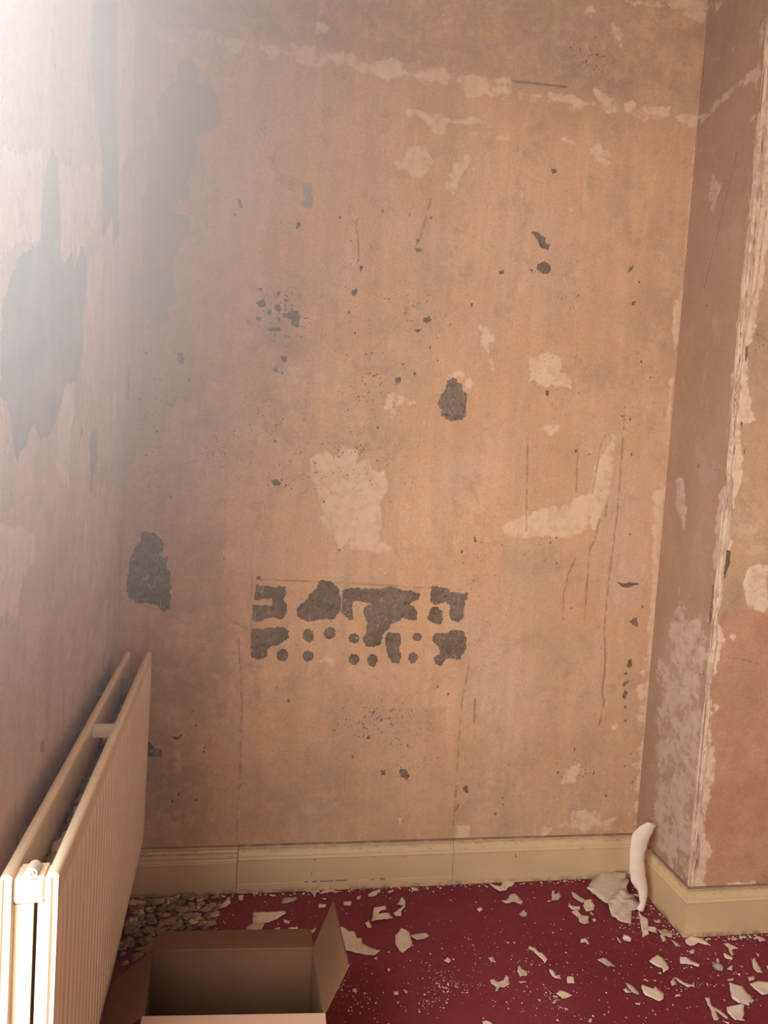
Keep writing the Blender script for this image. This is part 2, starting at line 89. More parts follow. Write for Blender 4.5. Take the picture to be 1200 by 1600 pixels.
SCRAPS = [
["long rectangular wallpaper scrap with a torn tip behind the back flap of the box",6,[26,2158,131,2152,131,2139,107,2120,72,2104,27,2107]],
["mottled wallpaper scrap tucked under the long rectangular one behind the box",4,[7,2086,27,2107,67,2104,52,2067,8,2067]],
["curled crescent of wallpaper at the right end of the litter heap",10,[-96,2196,-74,2211,-53,2239,-48,2209,-63,2185,-83,2180]],
["heap edge",5,[-240,2247,-224,2242,-216,2221,-228,2217]],
["heap edge",5,[-159,2140,-146,2159,-133,2127,-152,2117]],
["pale bent scrap with a pointed lower end beside the litter heap",9,[-128,2173,-110,2176,-99,2132,-104,2131,-120,2141]],
["ribbed wallpaper scrap lying alone between skirting and long rectangular scrap",5,[125,2222,168,2228,170,2215,151,2203,119,2193]],
["behind box",5,[123,2115,143,2106,140,2091,125,2100]],
["behind box",5,[94,2075,112,2078,112,2059,94,2060]],
["behind box",5,[137,2072,167,2077,167,2062,141,2057]],
["behind box",5,[-24,2250,-8,2248,-10,2223,-23,2224]],
["behind box",5,[20,2268,39,2270,41,2249,23,2251]],
["behind box",5,[206,2056,222,2069,224,2062,210,2040]],
["torn wallpaper piece with a downward point against the middle skirting board",8,[159,2281,214,2278,226,2286,247,2276,230,2219,218,2251,170,2272]],
["crumpled wallpaper piece against the middle skirting, right of the pointed one",10,[251,2244,275,2278,297,2272,306,2245,327,2234,305,2236,290,2250,256,2239]],
["small neat rectangular wallpaper scrap above the right flap of the box",3,[324,2193,352,2189,350,2170,325,2172]],
["behind box",5,[241,2184,267,2182,261,2166,240,2167]],
["ragged scrap close to the skirting between the box flap and the bare carpet",7,[415,2228,440,2244,461,2252,461,2234,435,2214,415,2210]],
["skirting",5,[484,2237,509,2247,506,2235,488,2226]],
["flat slip of wallpaper lying along the skirting right of the box",3,[570,2254,595,2248,597,2232,572,2234]],
["bent L shaped wallpaper scrap on the carpet right of the box flap",9,[426,2154,465,2160,464,2139,442,2136,434,2120,469,2122,478,2093,431,2085,405,2080]],
["small pointed scrap touching the left tip of the L shaped scrap",5,[383,2076,397,2089,403,2056,390,2054]],
["twisted narrow scrap with a knob end right of the L shaped scrap",8,[485,2121,514,2143,526,2158,504,2163,524,2194,531,2201,536,2172,529,2147,510,2123,510,2107,488,2104]],
["large tapering wallpaper sheet sticking out from behind the right box flap",8,[287,2055,308,2059,326,2039,342,2039,348,2008,363,2005,361,1985,378,1969,414,1949,391,1930,363,1936,307,1958,281,1991]],
["large oval wallpaper scrap on open carpet right of the box",8,[495,2045,517,2024,518,1980,511,1959,480,1932,472,1941,464,1977,471,2013,488,2034]],
["leaf shaped wallpaper scrap pointing right beside the large oval one",6,[516,2006,533,2015,570,2016,579,2004,559,1991,534,1984]],
["skirting",5,[374,2213,389,2221,383,2200,375,2200]],
["skirting",5,[254,2217,270,2212,264,2202]],
["box side",3,[387,1917,400,1926,396,1913]],
["box side",3,[421,1875,430,1871,423,1859]],
["box side",3,[423,1782,437,1784,435,1772,423,1770]],
["box side",3,[452,1791,464,1781,458,1773]],
["box side",3,[424,1750,434,1746,427,1741]],
["box side",3,[308,1804,321,1803,320,1791,309,1792]],
["crumpled wallpaper piece lying up against the right skirting board",9,[859,2263,874,2253,898,2237,919,2269,965,2271,949,2243,926,2230,906,2208,883,2201,872,2229]],
["folded tent shaped wallpaper scrap in the middle of the carpet near the skirting",10,[869,2153,894,2160,911,2181,935,2191,947,2151,938,2135,914,2149,888,2142]],
["tiny diamond shaped scrap on the bare carpet in front of the skirting",2,[772,2121,787,2132,793,2119,776,2106]],
["small crumpled scrap just below the tent shaped one",6,[910,2086,933,2101,939,2083,917,2066,911,2073]],
["U shaped torn scrap left of the big folded sheet",7,[1076,2197,1086,2199,1077,2178,1094,2182,1100,2195,1096,2168,1079,2148,1052,2148]],
["long ragged scrap touching the left edge of the big folded sheet",6,[1146,2192,1160,2182,1165,2154,1174,2140,1157,2125,1147,2142,1140,2165]],
["rounded scrap at the lower end of the long ragged one by the folded sheet",7,[1171,2140,1201,2147,1196,2112,1180,2087,1148,2081,1151,2106]],
["small bent scrap left of the rounded one near the folded sheet",6,[1110,2131,1113,2113,1140,2107,1128,2089,1103,2093,1097,2110]],
["hourglass shaped scrap below the group beside the big folded sheet",7,[1095,2080,1117,2090,1124,2062,1145,2052,1131,2024,1113,2016,1100,2031,1107,2050]],
["sheet side",3,[1150,2039,1164,2045,1163,2034,1148,2023]],
["sheet side",3,[1162,2080,1169,2071,1166,2059,1161,2067]],
["sheet side",3,[1038,2149,1052,2148,1046,2143,1036,2143]],
["three cornered scrap with an upturned tip in the middle of the carpet",9,[804,1826,820,1850,823,1838,835,1824,828,1811,806,1807]],
["thin slip of paper just below the three cornered scrap",2,[795,1789,815,1792,817,1784,797,1783]],
["bow tie shaped torn scrap with a hanging tail at centre front of the carpet",10,[712,1802,727,1806,733,1794,754,1799,765,1817,772,1807,765,1782,743,1769,733,1773,723,1759,712,1751,721,1774,712,1790]],
["long wavy strip of torn wallpaper lying diagonally on the carpet",7,[884,1933,899,1924,902,1907,914,1898,920,1873,904,1854,902,1875,893,1896,890,1909,878,1919]],
["short ragged strip at the lower end of the long wavy strip",6,[905,1828,916,1823,915,1804,930,1803,924,1784,910,1793,904,1802]],
["small square scrap right of the short ragged strip",3,[948,1796,968,1793,960,1770,937,1770]],
["kite shaped scrap beside the patch of plaster crumbs",6,[887,1735,908,1748,922,1738,930,1722,898,1716]],
["arched crumpled scrap on the carpet below the big folded sheet",8,[1064,1944,1083,1949,1086,1927,1075,1922,1074,1936,1057,1930]],
["scrap at the very bottom edge of the picture right of the box",4,[643,1658,655,1662,666,1654,675,1640,643,1637]],
["middle",3,[597,1890,611,1905,618,1891,609,1879]],
["middle",3,[816,1956,827,1955,823,1947]],
["middle",3,[699,1984,704,1980,699,1969]],
["middle",3,[845,1645,857,1652,852,1639]],
["middle",3,[940,1639,950,1640,943,1631]],
["middle",3,[826,1723,834,1719,829,1711]],
["middle",3,[736,1892,753,1897,754,1870,741,1875]],
["crumpled strip of wallpaper trailing from the foot of the tall standing strip",10,[1336,2072,1332,2050,1344,2020,1323,1986,1312,1977,1310,1983,1275,1939,1296,1980]],
["white crumpled flake wedged in the litter along the side skirting",10,[1322,1994,1349,1980,1335,1953,1316,1955,1312,1977]],
["brownish scrap leaning to the side skirting behind the white flake",8,[1347,1972,1379,1972,1388,1949,1376,1931,1349,1952]],
["side skirting",8,[1300,1976,1316,1978,1308,1955,1274,1937]],
["side skirting",5,[1342,1945,1358,1948,1350,1922,1332,1915]],
["side skirting",5,[1366,1924,1381,1904,1378,1886,1364,1894]],
["side skirting",5,[1364,2019,1387,2023,1387,2009,1364,2005]],
["side skirting",4,[1372,2167,1391,2157,1380,2144,1368,2154]],
["small folded white scrap on the carpet below the foot of the standing strip",6,[1208,1944,1220,1956,1235,1937,1225,1924,1205,1929]],
["side skirting",3,[1190,1953,1195,1926,1186,1920]],
["flat boat shaped scrap lying alone in front of the big folded sheet",4,[1076,1858,1101,1862,1112,1847,1116,1821,1094,1828]],
["large scrap with a small tail between the folded sheet and the front right corner",7,[1237,1837,1282,1862,1289,1843,1283,1802,1274,1793,1253,1785,1261,1801,1248,1815]],
["flat pale scrap with a thin torn tail below the chimney corner",5,[1349,1845,1368,1845,1377,1822,1390,1805,1377,1794,1368,1809,1332,1819]],
["wide pale scrap with a notched top on the front right carpet",5,[1148,1730,1160,1743,1186,1727,1197,1737,1205,1704,1192,1687,1176,1682,1160,1696,1146,1706]],
["narrow slanting sliver left of the wide notched scrap",4,[1115,1758,1127,1747,1135,1722,1129,1710,1116,1724,1113,1737]],
["shorter sliver under the narrow slanting one",3,[1095,1735,1104,1739,1115,1721,1094,1721]],
["small five sided scrap at the left end of the thin curved paper string",4,[1256,1752,1271,1756,1269,1739,1249,1732]],
["thin curved string of torn paper on the front right carpet",4,[1274,1764,1284,1763,1297,1742,1311,1732,1327,1740,1317,1725,1295,1724,1280,1741]],
["big pale scrap with a pointed lower right end near the right edge of the floor",7,[1432,1728,1465,1715,1462,1688,1463,1675,1459,1654,1444,1654,1430,1640,1407,1656,1402,1675]],
["big pale frayed scrap directly below the pointed one at the lower right",6,[1361,1643,1393,1646,1418,1645,1398,1617,1382,1604,1383,1593,1353,1598,1351,1626]],
["forked Y shaped strip of torn wallpaper at the lower right",5,[1319,1681,1333,1678,1322,1652,1334,1634,1340,1608,1334,1603,1320,1635,1314,1610,1303,1602,1293,1604,1311,1647]],
["pale scrap cut by the right edge of the picture above the frayed one",6,[1494,1719,1530,1727,1565,1716,1533,1678,1501,1677,1495,1697]],
["white oval flake below the front skirting of the chimney",5,[1498,1845,1512,1847,1520,1828,1511,1820,1493,1830]],
["twisted paper shred hanging off the litter under the chimney skirting",8,[1531,1888,1552,1894,1567,1863,1543,1863,1530,1837,1519,1835,1537,1873]],
["twisted two pronged shred towards the right edge of the carpet",8,[1570,1806,1586,1815,1579,1781,1569,1758,1552,1762,1555,1783]],
["small butterfly shaped scrap beside the grey plaster lump",6,[1433,1812,1448,1809,1467,1832,1470,1825,1453,1805,1440,1803]],
["white crumpled scrap lying at the foot of the chimney corner skirting",10,[1415,1920,1441,1933,1477,1919,1485,1885,1449,1902,1415,1887,1406,1898]],
["front right",3,[1240,1702,1255,1703,1250,1694,1235,1694]],
["front right",3,[1508,1747,1531,1748,1524,1736,1501,1731]],
["front right",3,[1438,1743,1461,1746,1455,1738,1435,1736]],
["front right",3,[1467,1784,1495,1798,1482,1779]],
["front right",3,[1398,1870,1414,1872,1407,1858,1391,1856]],
["front right",3,[1669,1916,1685,1914,1693,1895,1665,1889]],
["front right",3,[1615,1924,1635,1918,1628,1909,1608,1910]],
["front right",3,[1579,1915,1599,1913,1593,1906,1573,1905]],
["front right",3,[1482,1762,1497,1764,1487,1752]],
["front right",3,[1605,1786,1613,1782,1592,1756]],
["front right",3,[1236,1786,1249,1787,1243,1781]],
["front right",3,[1176,1766,1188,1768,1183,1760]],
["front right",3,[1204,1760,1216,1762,1211,1755]],
["front right",3,[1103,1683,1119,1682,1112,1674,1101,1677]],
["front right",3,[1316,1599,1333,1592,1325,1587]],
["front right",3,[941,1642,945,1631,938,1627]],
["front right",3,[1516,1793,1530,1793,1521,1786]],
["front right",3,[1613,1845,1621,1834,1607,1824]],
]
LUMP = [1432,1793,1449,1800,1454,1785,1432,1772,1422,1777]
SHEET = [1202,2188,1237,2219,1293,2259,1323,2255,1352,2250,1384,2238,1359,2178,1338,2156,1346,2132,1359,2096,1337,2074,1315,2073,1293,2037,1273,2004,1250,2019,1228,2033,1226,2067,1235,2100,1235,2113,1220,2155]
SHEET_ROLL = [1295,2264,1323,2280,1360,2265,1381,2234,1360,2206,1340,2233]
HEAP = [-360,2276,-115,2266,-80,2213,-97,2124,-122,2069,-261,2071,-272,1994,-314,1959,-351,1924,-361,2114]
CRUMBS = [[593,1794,66,42,170],[512,1730,45,27,60],[868,1722,26,40,80],[321,1770,80,87,150],[272,1810,27,35,50],[-67,2185,83,80,90],[930,1925,314,155,130],[1171,1849,249,124,170],[1387,1949,133,58,130],[1422,1800,167,98,170],[650,1892,278,124,140],[1355,2048,58,63,60],[463,2181,266,60,70],[875,2187,232,52,40],[1309,1729,99,15,70],[1101,1654,338,32,80],[-268,2183,101,93,150],[117,2108,143,75,60],[905,1817,118,96,60],[559,1847,77,73,70],[1609,1901,89,34,60],[1304,2003,90,46,60],[781,1706,110,44,50]]
STRIP = [1376,2121,294,1400,2120,289,1343,2118,280,1412,2118,280,1316,2113,257,1391,2111,247,1307,2104,208,1373,2103,206,1305,2097,177,1363,2097,175,1303,2090,140,1364,2090,138,1308,2083,104,1370,2081,97,1334,2076,72,1373,2074,62,1340,2069,35,1367,2068,28,1325,2065,17,1355,2063,4]

# ------------------------------------------------------------------ helpers
def tag(o, label=None, cat=None, group=None, kind=None):
    if label: o['label'] = label
    if cat: o['category'] = cat
    if group: o['group'] = group
    if kind: o['kind'] = kind
    return o
def empty(name, loc):
    o = bpy.data.objects.new(name, None); COL.objects.link(o); o.location = loc; o.empty_display_size = 0.05
    return o
def link(name, me, mat, parent=None):
    o = bpy.data.objects.new(name, me); COL.objects.link(o)
    if mat is not None and not me.materials: me.materials.append(mat)
    if parent is not None:
        o.parent = parent
        o.matrix_parent_inverse = Matrix.Translation(-parent.location) if parent.type == 'EMPTY' else Matrix()
    return o
def pydata(name, V, F, mat, parent=None, smooth=False):
    me = bpy.data.meshes.new(name); me.from_pydata([tuple(v) for v in V], [], F); me.update()
    if smooth: me.shade_smooth()
    return link(name, me, mat, parent)
def frombm(name, bm, mat, parent=None, smooth=False):
    bmesh.ops.recalc_face_normals(bm, faces=bm.faces)
    me = bpy.data.meshes.new(name); bm.to_mesh(me); bm.free()
    if smooth: me.shade_smooth()
    return link(name, me, mat, parent)
def add_hexa(bm, c8):
    """eight corners: bottom four, top four in the same order"""
    v = [bm.verts.new(c) for c in c8]
    for f in ((3, 2, 1, 0), (4, 5, 6, 7), (0, 1, 5, 4), (1, 2, 6, 5), (2, 3, 7, 6), (3, 0, 4, 7)): bm.faces.new([v[i] for i in f])
def add_box(bm, lo, hi):
    x0, y0, z0 = lo; x1, y1, z1 = hi
    add_hexa(bm, [(x0, y0, z0), (x1, y0, z0), (x1, y1, z0), (x0, y1, z0), (x0, y0, z1), (x1, y0, z1), (x1, y1, z1), (x0, y1, z1)])
def slab(bm, quad, t, up):
    """a sheet of card: four corners, thickness t along up"""
    up = Vector(up).normalized() * t
    q = [Vector(c) for c in quad]
    add_hexa(bm, q + [c + up for c in q])
def rough(pts, step, amp, rng):
    """a torn outline: long sides are cut up and every new point is pushed about"""
    out = []
    n = len(pts)
    for i in range(n):
        a, b = pts[i], pts[(i + 1) % n]
        L = math.hypot(b[0] - a[0], b[1] - a[1]); k = max(1, int(L / step))
        px, py = -(b[1] - a[1]) / max(L, 1e-6), (b[0] - a[0]) / max(L, 1e-6)
        d = 0
        for j in range(k):
            t = j / k
            if j: d = 0.5 * d + rng.uniform(-amp, amp)
            e = d * math.sin(math.pi * t) ** 0.5 if j else rng.uniform(-amp, amp) * .4
            out.append((a[0] + (b[0] - a[0]) * t + px * e, a[1] + (b[1] - a[1]) * t + py * e))
    return out
def pairs(flat): return [(flat[i] / 1000, flat[i + 1] / 1000) for i in range(0, len(flat), 2)]

# ------------------------------------------------------------------ node helpers
class G:
    def __init__(s, name):
        s.m = bpy.data.materials.new(name); s.m.use_nodes = True; s.t = s.m.node_tree; s.t.nodes.clear()
        s.out = s.n('ShaderNodeOutputMaterial')
    def n(s, typ, **props):
        x = s.t.nodes.new(typ)
        for k, v in props.items(): setattr(x, k, v)
        return x
    def put(s, sock, v):
        if isinstance(v, bpy.types.NodeSocket): s.t.links.new(v, sock)
        elif v is not None: sock.default_value = (*v, 1) if isinstance(v, tuple) and len(v) == 3 and sock.type == 'RGBA' else v
    def math(s, op, a, b=None, clamp=False):
        x = s.n('ShaderNodeMath', operation=op, use_clamp=clamp); s.put(x.inputs[0], a); s.put(x.inputs[1], b); return x.outputs[0]
    def add(s, a, b): return s.math('ADD', a, b)
    def mul(s, a, b): return s.math('MULTIPLY', a, b)
    def step(s, v, a, b, to0=0.0, to1=1.0):
        x = s.n('ShaderNodeMapRange', interpolation_type='SMOOTHSTEP'); s.put(x.inputs[0], v)
        for i, q in enumerate((a, b, to0, to1)): x.inputs[i + 1].default_value = q
        return x.outputs[0]
    def mix(s, f, a, b, mode='MIX'):
        x = s.n('ShaderNodeMix', data_type='RGBA', blend_type=mode); s.put(x.inputs[0], f); s.put(x.inputs[6], a); s.put(x.inputs[7], b); return x.outputs[2]
    def coord(s, scale=None):
        c = s.n('ShaderNodeTexCoord').outputs['Object']
        if scale is None: return c
        m = s.n('ShaderNodeMapping'); s.t.links.new(c, m.inputs[0]); m.inputs['Scale'].default_value = scale; return m.outputs[0]
    def noise(s, scale, detail=3.0, rough=0.55, vec=None, dist=0.0):
        x = s.n('ShaderNodeTexNoise'); s.put(x.inputs['Vector'], vec if vec is not None else s.coord())
        x.inputs['Scale'].default_value = scale; x.inputs['Detail'].default_value = detail; x.inputs['Roughness'].default_value = rough; x.inputs['Distortion'].default_value = dist
        return x.outputs[0]
    def attr(s, name): return s.n('ShaderNodeAttribute', attribute_name=name).outputs['Fac']
    def bump(s, h, strength, dist=0.002):
        x = s.n('ShaderNodeBump'); x.inputs['Strength'].default_value = strength; x.inputs['Distance'].default_value = dist; s.put(x.inputs['Height'], h); return x.outputs[0]
    def done(s, col, rough=0.8, normal=None, spec=0.3, **kw):
        b = s.n('ShaderNodeBsdfPrincipled'); s.put(b.inputs['Base Color'], col); s.put(b.inputs['Roughness'], rough)
        b.inputs['Specular IOR Level'].default_value = spec
        if normal is not None: s.t.links.new(normal, b.inputs['Normal'])
        for k, v in kw.items(): s.put(b.inputs[k.replace('_', ' ')], v)
        s.t.links.new(b.outputs[0], s.out.inputs[0]); return s.m

def wall_material(name, c1, c2, dirt_shade, pale, streak=0.5, tints=((0.60, 0.36, 0.25), (0.46, 0.305, 0.165))):
    g = G(name)
    col = g.mix(g.step(g.noise(1.7, 6, .6), .35, .65), c1, c2)
    col = g.mix(g.mul(g.step(g.noise(2.6, 6, .62, g.coord((1, 1, .8)), .6), .46, .70), .55), col, tints[0])
    col = g.mix(g.mul(g.step(g.noise(1.9, 6, .62, g.coord((1.1, 1.3, .7)), .9), .50, .70), .60), col, tints[1])
    col = g.mix(g.mul(g.step(g.noise(6.5, 6, .68, None, .5), .52, .70), .30), col, pale)
    col = g.mix(g.mul(g.step(g.noise(13, 6, .7, None, .3), .50, .72), .45), col, dirt_shade)
    col = g.mix(g.mul(g.step(g.noise(42, 5, .7, g.coord((1, 1, .6)), .4), .54, .72), .32), col, dirt_shade)
    col = g.mix(g.mul(g.step(g.noise(27, 5, .7, g.coord((1, 1, .5)), .6), .56, .72), .30), col, pale)
    st = g.step(g.noise(1.0, 6, .68, g.coord((13, 9, 1.3)), .7), .35, .68)
    col = g.mix(g.mul(g.math('SUBTRACT', 1.0, st), .55 * streak), col, dirt_shade)
    n40, n12, n150 = g.noise(38, 4, .6), g.noise(11, 4, .6), g.noise(170, 3, .6)
    # red paint or size left in the plaster
    red = g.attr('red'); redm = g.step(g.add(red, g.mul(g.math('SUBTRACT', n12, .5), .35)), .4, .6)
    col = g.mix(g.mul(redm, .9), col, g.mix(g.step(n12, .3, .7), (0.42, 0.195, 0.105), (0.52, 0.265, 0.155)))
    dm = g.math('MULTIPLY', g.mul(g.attr('dirt_shade'), 1.5), g.step(g.add(g.mul(n12, .6), g.mul(n40, .4)), .34, .60), True)
    col = g.mix(g.mul(dm, .85), col, dirt_shade)
    fine = g.step(n150, .25, .75, .90, 1.08)
    col = g.mix(1.0, col, fine, 'MULTIPLY')
    pa = g.attr('pale')
    pm = g.step(g.add(pa, g.add(g.mul(g.math('SUBTRACT', n40, .5), 1.0), g.mul(g.math('SUBTRACT', n12, .5), 1.5))), .40, .66)
    pm = g.mul(pm, g.step(g.add(g.mul(n40, .6), g.mul(n12, .4)), .34, .60, .22, .85))
    col = g.mix(pm, col, pale)
    sp = g.step(g.add(g.noise(125, 3, .55), g.mul(g.attr('speck'), .135)), .70, .74)
    sp = g.mul(sp, g.step(g.noise(24, 3, .6), .42, .55))
    dk = g.step(g.add(g.attr('dark'), g.mul(g.math('SUBTRACT', n150, .5), .4)), .45, .6)
    sp = g.math('MAXIMUM', sp, dk)
    col = g.mix(g.mul(sp, .8), col, (0.115, 0.075, 0.052))
    cr = g.mul(g.attr('crack'), g.step(n40, .36, .56))
    col = g.mix(g.mul(cr, .65), col, (0.17, 0.095, 0.055))
    h = g.add(g.add(g.mul(n150, .35), g.mul(n12, .9)), g.add(g.mul(pm, .7), g.mul(g.add(sp, cr), -.8)))
    return g.done(col, .85, g.bump(h, .35, .0025), .2)
PLASTER = wall_material('stripped_plaster', (0.57, 0.305, 0.158), (0.64, 0.36, 0.195), (0.34, 0.215, 0.13), (0.68, 0.445, 0.28))
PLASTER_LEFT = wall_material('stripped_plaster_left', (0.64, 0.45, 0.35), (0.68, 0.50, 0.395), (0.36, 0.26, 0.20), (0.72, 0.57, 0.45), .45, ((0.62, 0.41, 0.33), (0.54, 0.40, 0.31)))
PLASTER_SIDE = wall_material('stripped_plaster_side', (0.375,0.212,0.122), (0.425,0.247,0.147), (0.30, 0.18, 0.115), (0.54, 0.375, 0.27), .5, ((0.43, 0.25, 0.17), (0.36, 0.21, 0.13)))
PLASTER_FRONT = wall_material('stripped_plaster_chimney', (0.50, 0.28, 0.15), (0.56, 0.335, 0.19), (0.34, 0.21, 0.12), (0.74, 0.51, 0.35))
def simple(name, c1, c2, scale=6.0, rough=.8, bump=.2, bscale=60.0, spec=.3, rand=0.0):
    g = G(name)
    col = g.mix(g.step(g.noise(scale, 5, .6), .35, .68), c1, c2)
    if rand:
        r = g.n('ShaderNodeObjectInfo').outputs['Random']
        col = g.mix(1.0, col, g.step(r, 0, 1, 1 - rand, 1 + rand * .35), 'MULTIPLY')
    return g.done(col, rough, g.bump(g.noise(bscale, 3), bump), spec)
def undercoat_material():
    g = G('grey_undercoat')
    col = g.mix(g.step(g.noise(9, 5, .65), .35, .65), (0.145, 0.092, 0.056), (0.20, 0.132, 0.084))
    scr = g.math('MAXIMUM', g.step(g.noise(1.0, 5, .75, g.coord((45, 45, 30)), 1.5), .58, .64), g.step(g.noise(1.0, 3, .6, g.coord((120, 120, 40)), 3.0), .62, .66))
    col = g.mix(g.step(g.noise(70, 3, .6), .52, .72), col, (0.09, 0.062, 0.043))
    col = g.mix(g.mul(g.step(g.noise(150, 4, .7), .60, .72), .6), col, (0.30, 0.21, 0.145))
    col = g.mix(g.mul(scr, .75), col, (0.46, 0.31, 0.21))
    return g.done(col, .9, g.bump(g.noise(120, 4), .5, .002), .2)
UNDERCOAT = undercoat_material()
UNDERCOAT_LEFT = simple('grey_undercoat_left', (0.30, 0.275, 0.24), (0.36, 0.33, 0.29), 9, .9, .4, 120, .2)
UNDERCOAT_PALE = simple('grey_undercoat_worn', (0.27, 0.235, 0.20), (0.32, 0.28, 0.24), 9, .9, .4, 120, .2)
UNDERCOAT_FAINT = simple('grey_undercoat_faint', (0.34, 0.26, 0.20), (0.38, 0.29, 0.22), 9, .9, .4, 120, .2)
def cream_material(name, c, grime):
    g = G(name)
    col = g.mix(g.mul(g.step(g.noise(7, 5, .6), .4, .7), .35), c, grime)
    z = g.n('ShaderNodeSeparateXYZ'); g.t.links.new(g.coord(), z.inputs[0])
    top = g.step(z.outputs[2], .118, .150)
    col = g.mix(g.mul(top, g.mul(g.step(g.noise(1, 4, .65, g.coord((25, 25, 90))), .48, .66), .55)), col, (0.33, 0.215, 0.13))
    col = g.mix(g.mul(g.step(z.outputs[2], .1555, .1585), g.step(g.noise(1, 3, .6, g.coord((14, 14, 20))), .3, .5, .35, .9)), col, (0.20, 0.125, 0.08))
    chip = g.mul(g.step(g.noise(1.0, 3, .5, g.coord((45, 45, 160))), .67, .70), g.step(z.outputs[2], .10, .12))
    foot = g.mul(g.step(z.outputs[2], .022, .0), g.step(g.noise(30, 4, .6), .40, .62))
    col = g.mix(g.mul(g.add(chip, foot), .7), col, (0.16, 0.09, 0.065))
    return g.done(col, .5, g.bump(g.noise(40, 3), .18), .4)
SKIRTING = cream_material('cream_skirting_paint', (0.60, 0.40, 0.215), (0.51, 0.335, 0.18))
RADPAINT = simple('radiator_paint', (0.76, 0.58, 0.395), (0.72, 0.54, 0.36), 3, .42, .05, 80, .45)
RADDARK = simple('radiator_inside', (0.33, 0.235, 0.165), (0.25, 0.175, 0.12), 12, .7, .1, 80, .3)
BRASS = simple('valve_metal', (0.62, 0.52, 0.40), (0.5, 0.42, 0.33), 20, .4, .1, 80, .6)
CARD_SHADED = simple('cardboard_shaded', (0.135, 0.060, 0.028), (0.155, 0.071, 0.034), 3, .9, .12, 220, .08)  # card darkened, the shade inside the box is put into its colour
CARD_LIT = simple('cardboard_lit', (0.40, 0.225, 0.145), (0.44, 0.25, 0.165), 3, .9, .12, 220, .1)  # lighter copy of the same card for the lit near flap
PAPER = simple('wallpaper_back', (0.66, 0.50, 0.36), (0.60, 0.44, 0.31), 30, .85, .3, 90, .15, .22)
PAPER_WHITE = simple('wallpaper_pale', (0.74, 0.58, 0.44), (0.69, 0.53, 0.39), 25, .85, .3, 90, .15, .12)
PAPER_TAN = simple('wallpaper_tan', (0.50, 0.35, 0.235), (0.56, 0.40, 0.28), 20, .85, .3, 90, .15, .2)
PAPER_HEAP = simple('wallpaper_dusty', (0.33, 0.215, 0.14), (0.27, 0.175, 0.115), 25, .9, .3, 90, .1, .35)
CEILING = simple('ceiling_plaster', (0.62, 0.47, 0.36), (0.56, 0.42, 0.32), 2, .9, .2, 40, .2)
FRAME = simple('window_paint', (0.78, 0.76, 0.70), (0.74, 0.72, 0.66), 4, .5, .05, 40, .4)
def carpet_material():
    g = G('red_carpet')
    col = g.mix(g.step(g.noise(2.2, 5, .6), .35, .68), (0.175, 0.026, 0.034), (0.215, 0.036, 0.045))
    col = g.mix(1.0, col, g.step(g.noise(420, 2, .6), .25, .75, .75, 1.2), 'MULTIPLY')
    lint = g.mul(g.step(g.noise(230, 2, .5), .70, .74), g.step(g.noise(9, 4, .6), .45, .62))
    col = g.mix(g.mul(lint, .5), col, (0.42, 0.27, 0.22))
    return g.done(col, .95, g.bump(g.add(g.noise(520, 2), g.mul(g.noise(9, 3), 3.0)), .6, .003), .1)
CARPET = carpet_material()

# ------------------------------------------------------------------ walls
def seg_sdf(poly, U, V):
    """signed distance to a closed outline, positive inside"""
    p = np.array(poly); q = np.roll(p, -1, 0)
    d = np.full(U.shape, 1e9); ins = np.zeros(U.shape, bool)
    for (ax, ay), (bx, by) in zip(p, q):
        ex, ey = bx - ax, by - ay
        t = np.clip(((U - ax) * ex + (V - ay) * ey) / max(ex * ex + ey * ey, 1e-12), 0, 1)
        d = np.minimum(d, (U - ax - t * ex) ** 2 + (V - ay - t * ey) ** 2)
        c = (ay > V) != (by > V)
        if abs(ey) > 1e-12: ins ^= c & (U < ax + (V - ay) / ey * ex)
    d = np.sqrt(d)
    return np.where(ins, d, -d)
def line_dist(pts, U, V):
    d = np.full(U.shape, 1e9)
    for (ax, ay), (bx, by) in zip(pts[:-1], pts[1:]):
        ex, ey = bx - ax, by - ay
        t = np.clip(((U - ax) * ex + (V - ay) * ey) / max(ex * ex + ey * ey, 1e-12), 0, 1)
        d = np.minimum(d, (U - ax - t * ex) ** 2 + (V - ay - t * ey) ** 2)
    return np.sqrt(d)
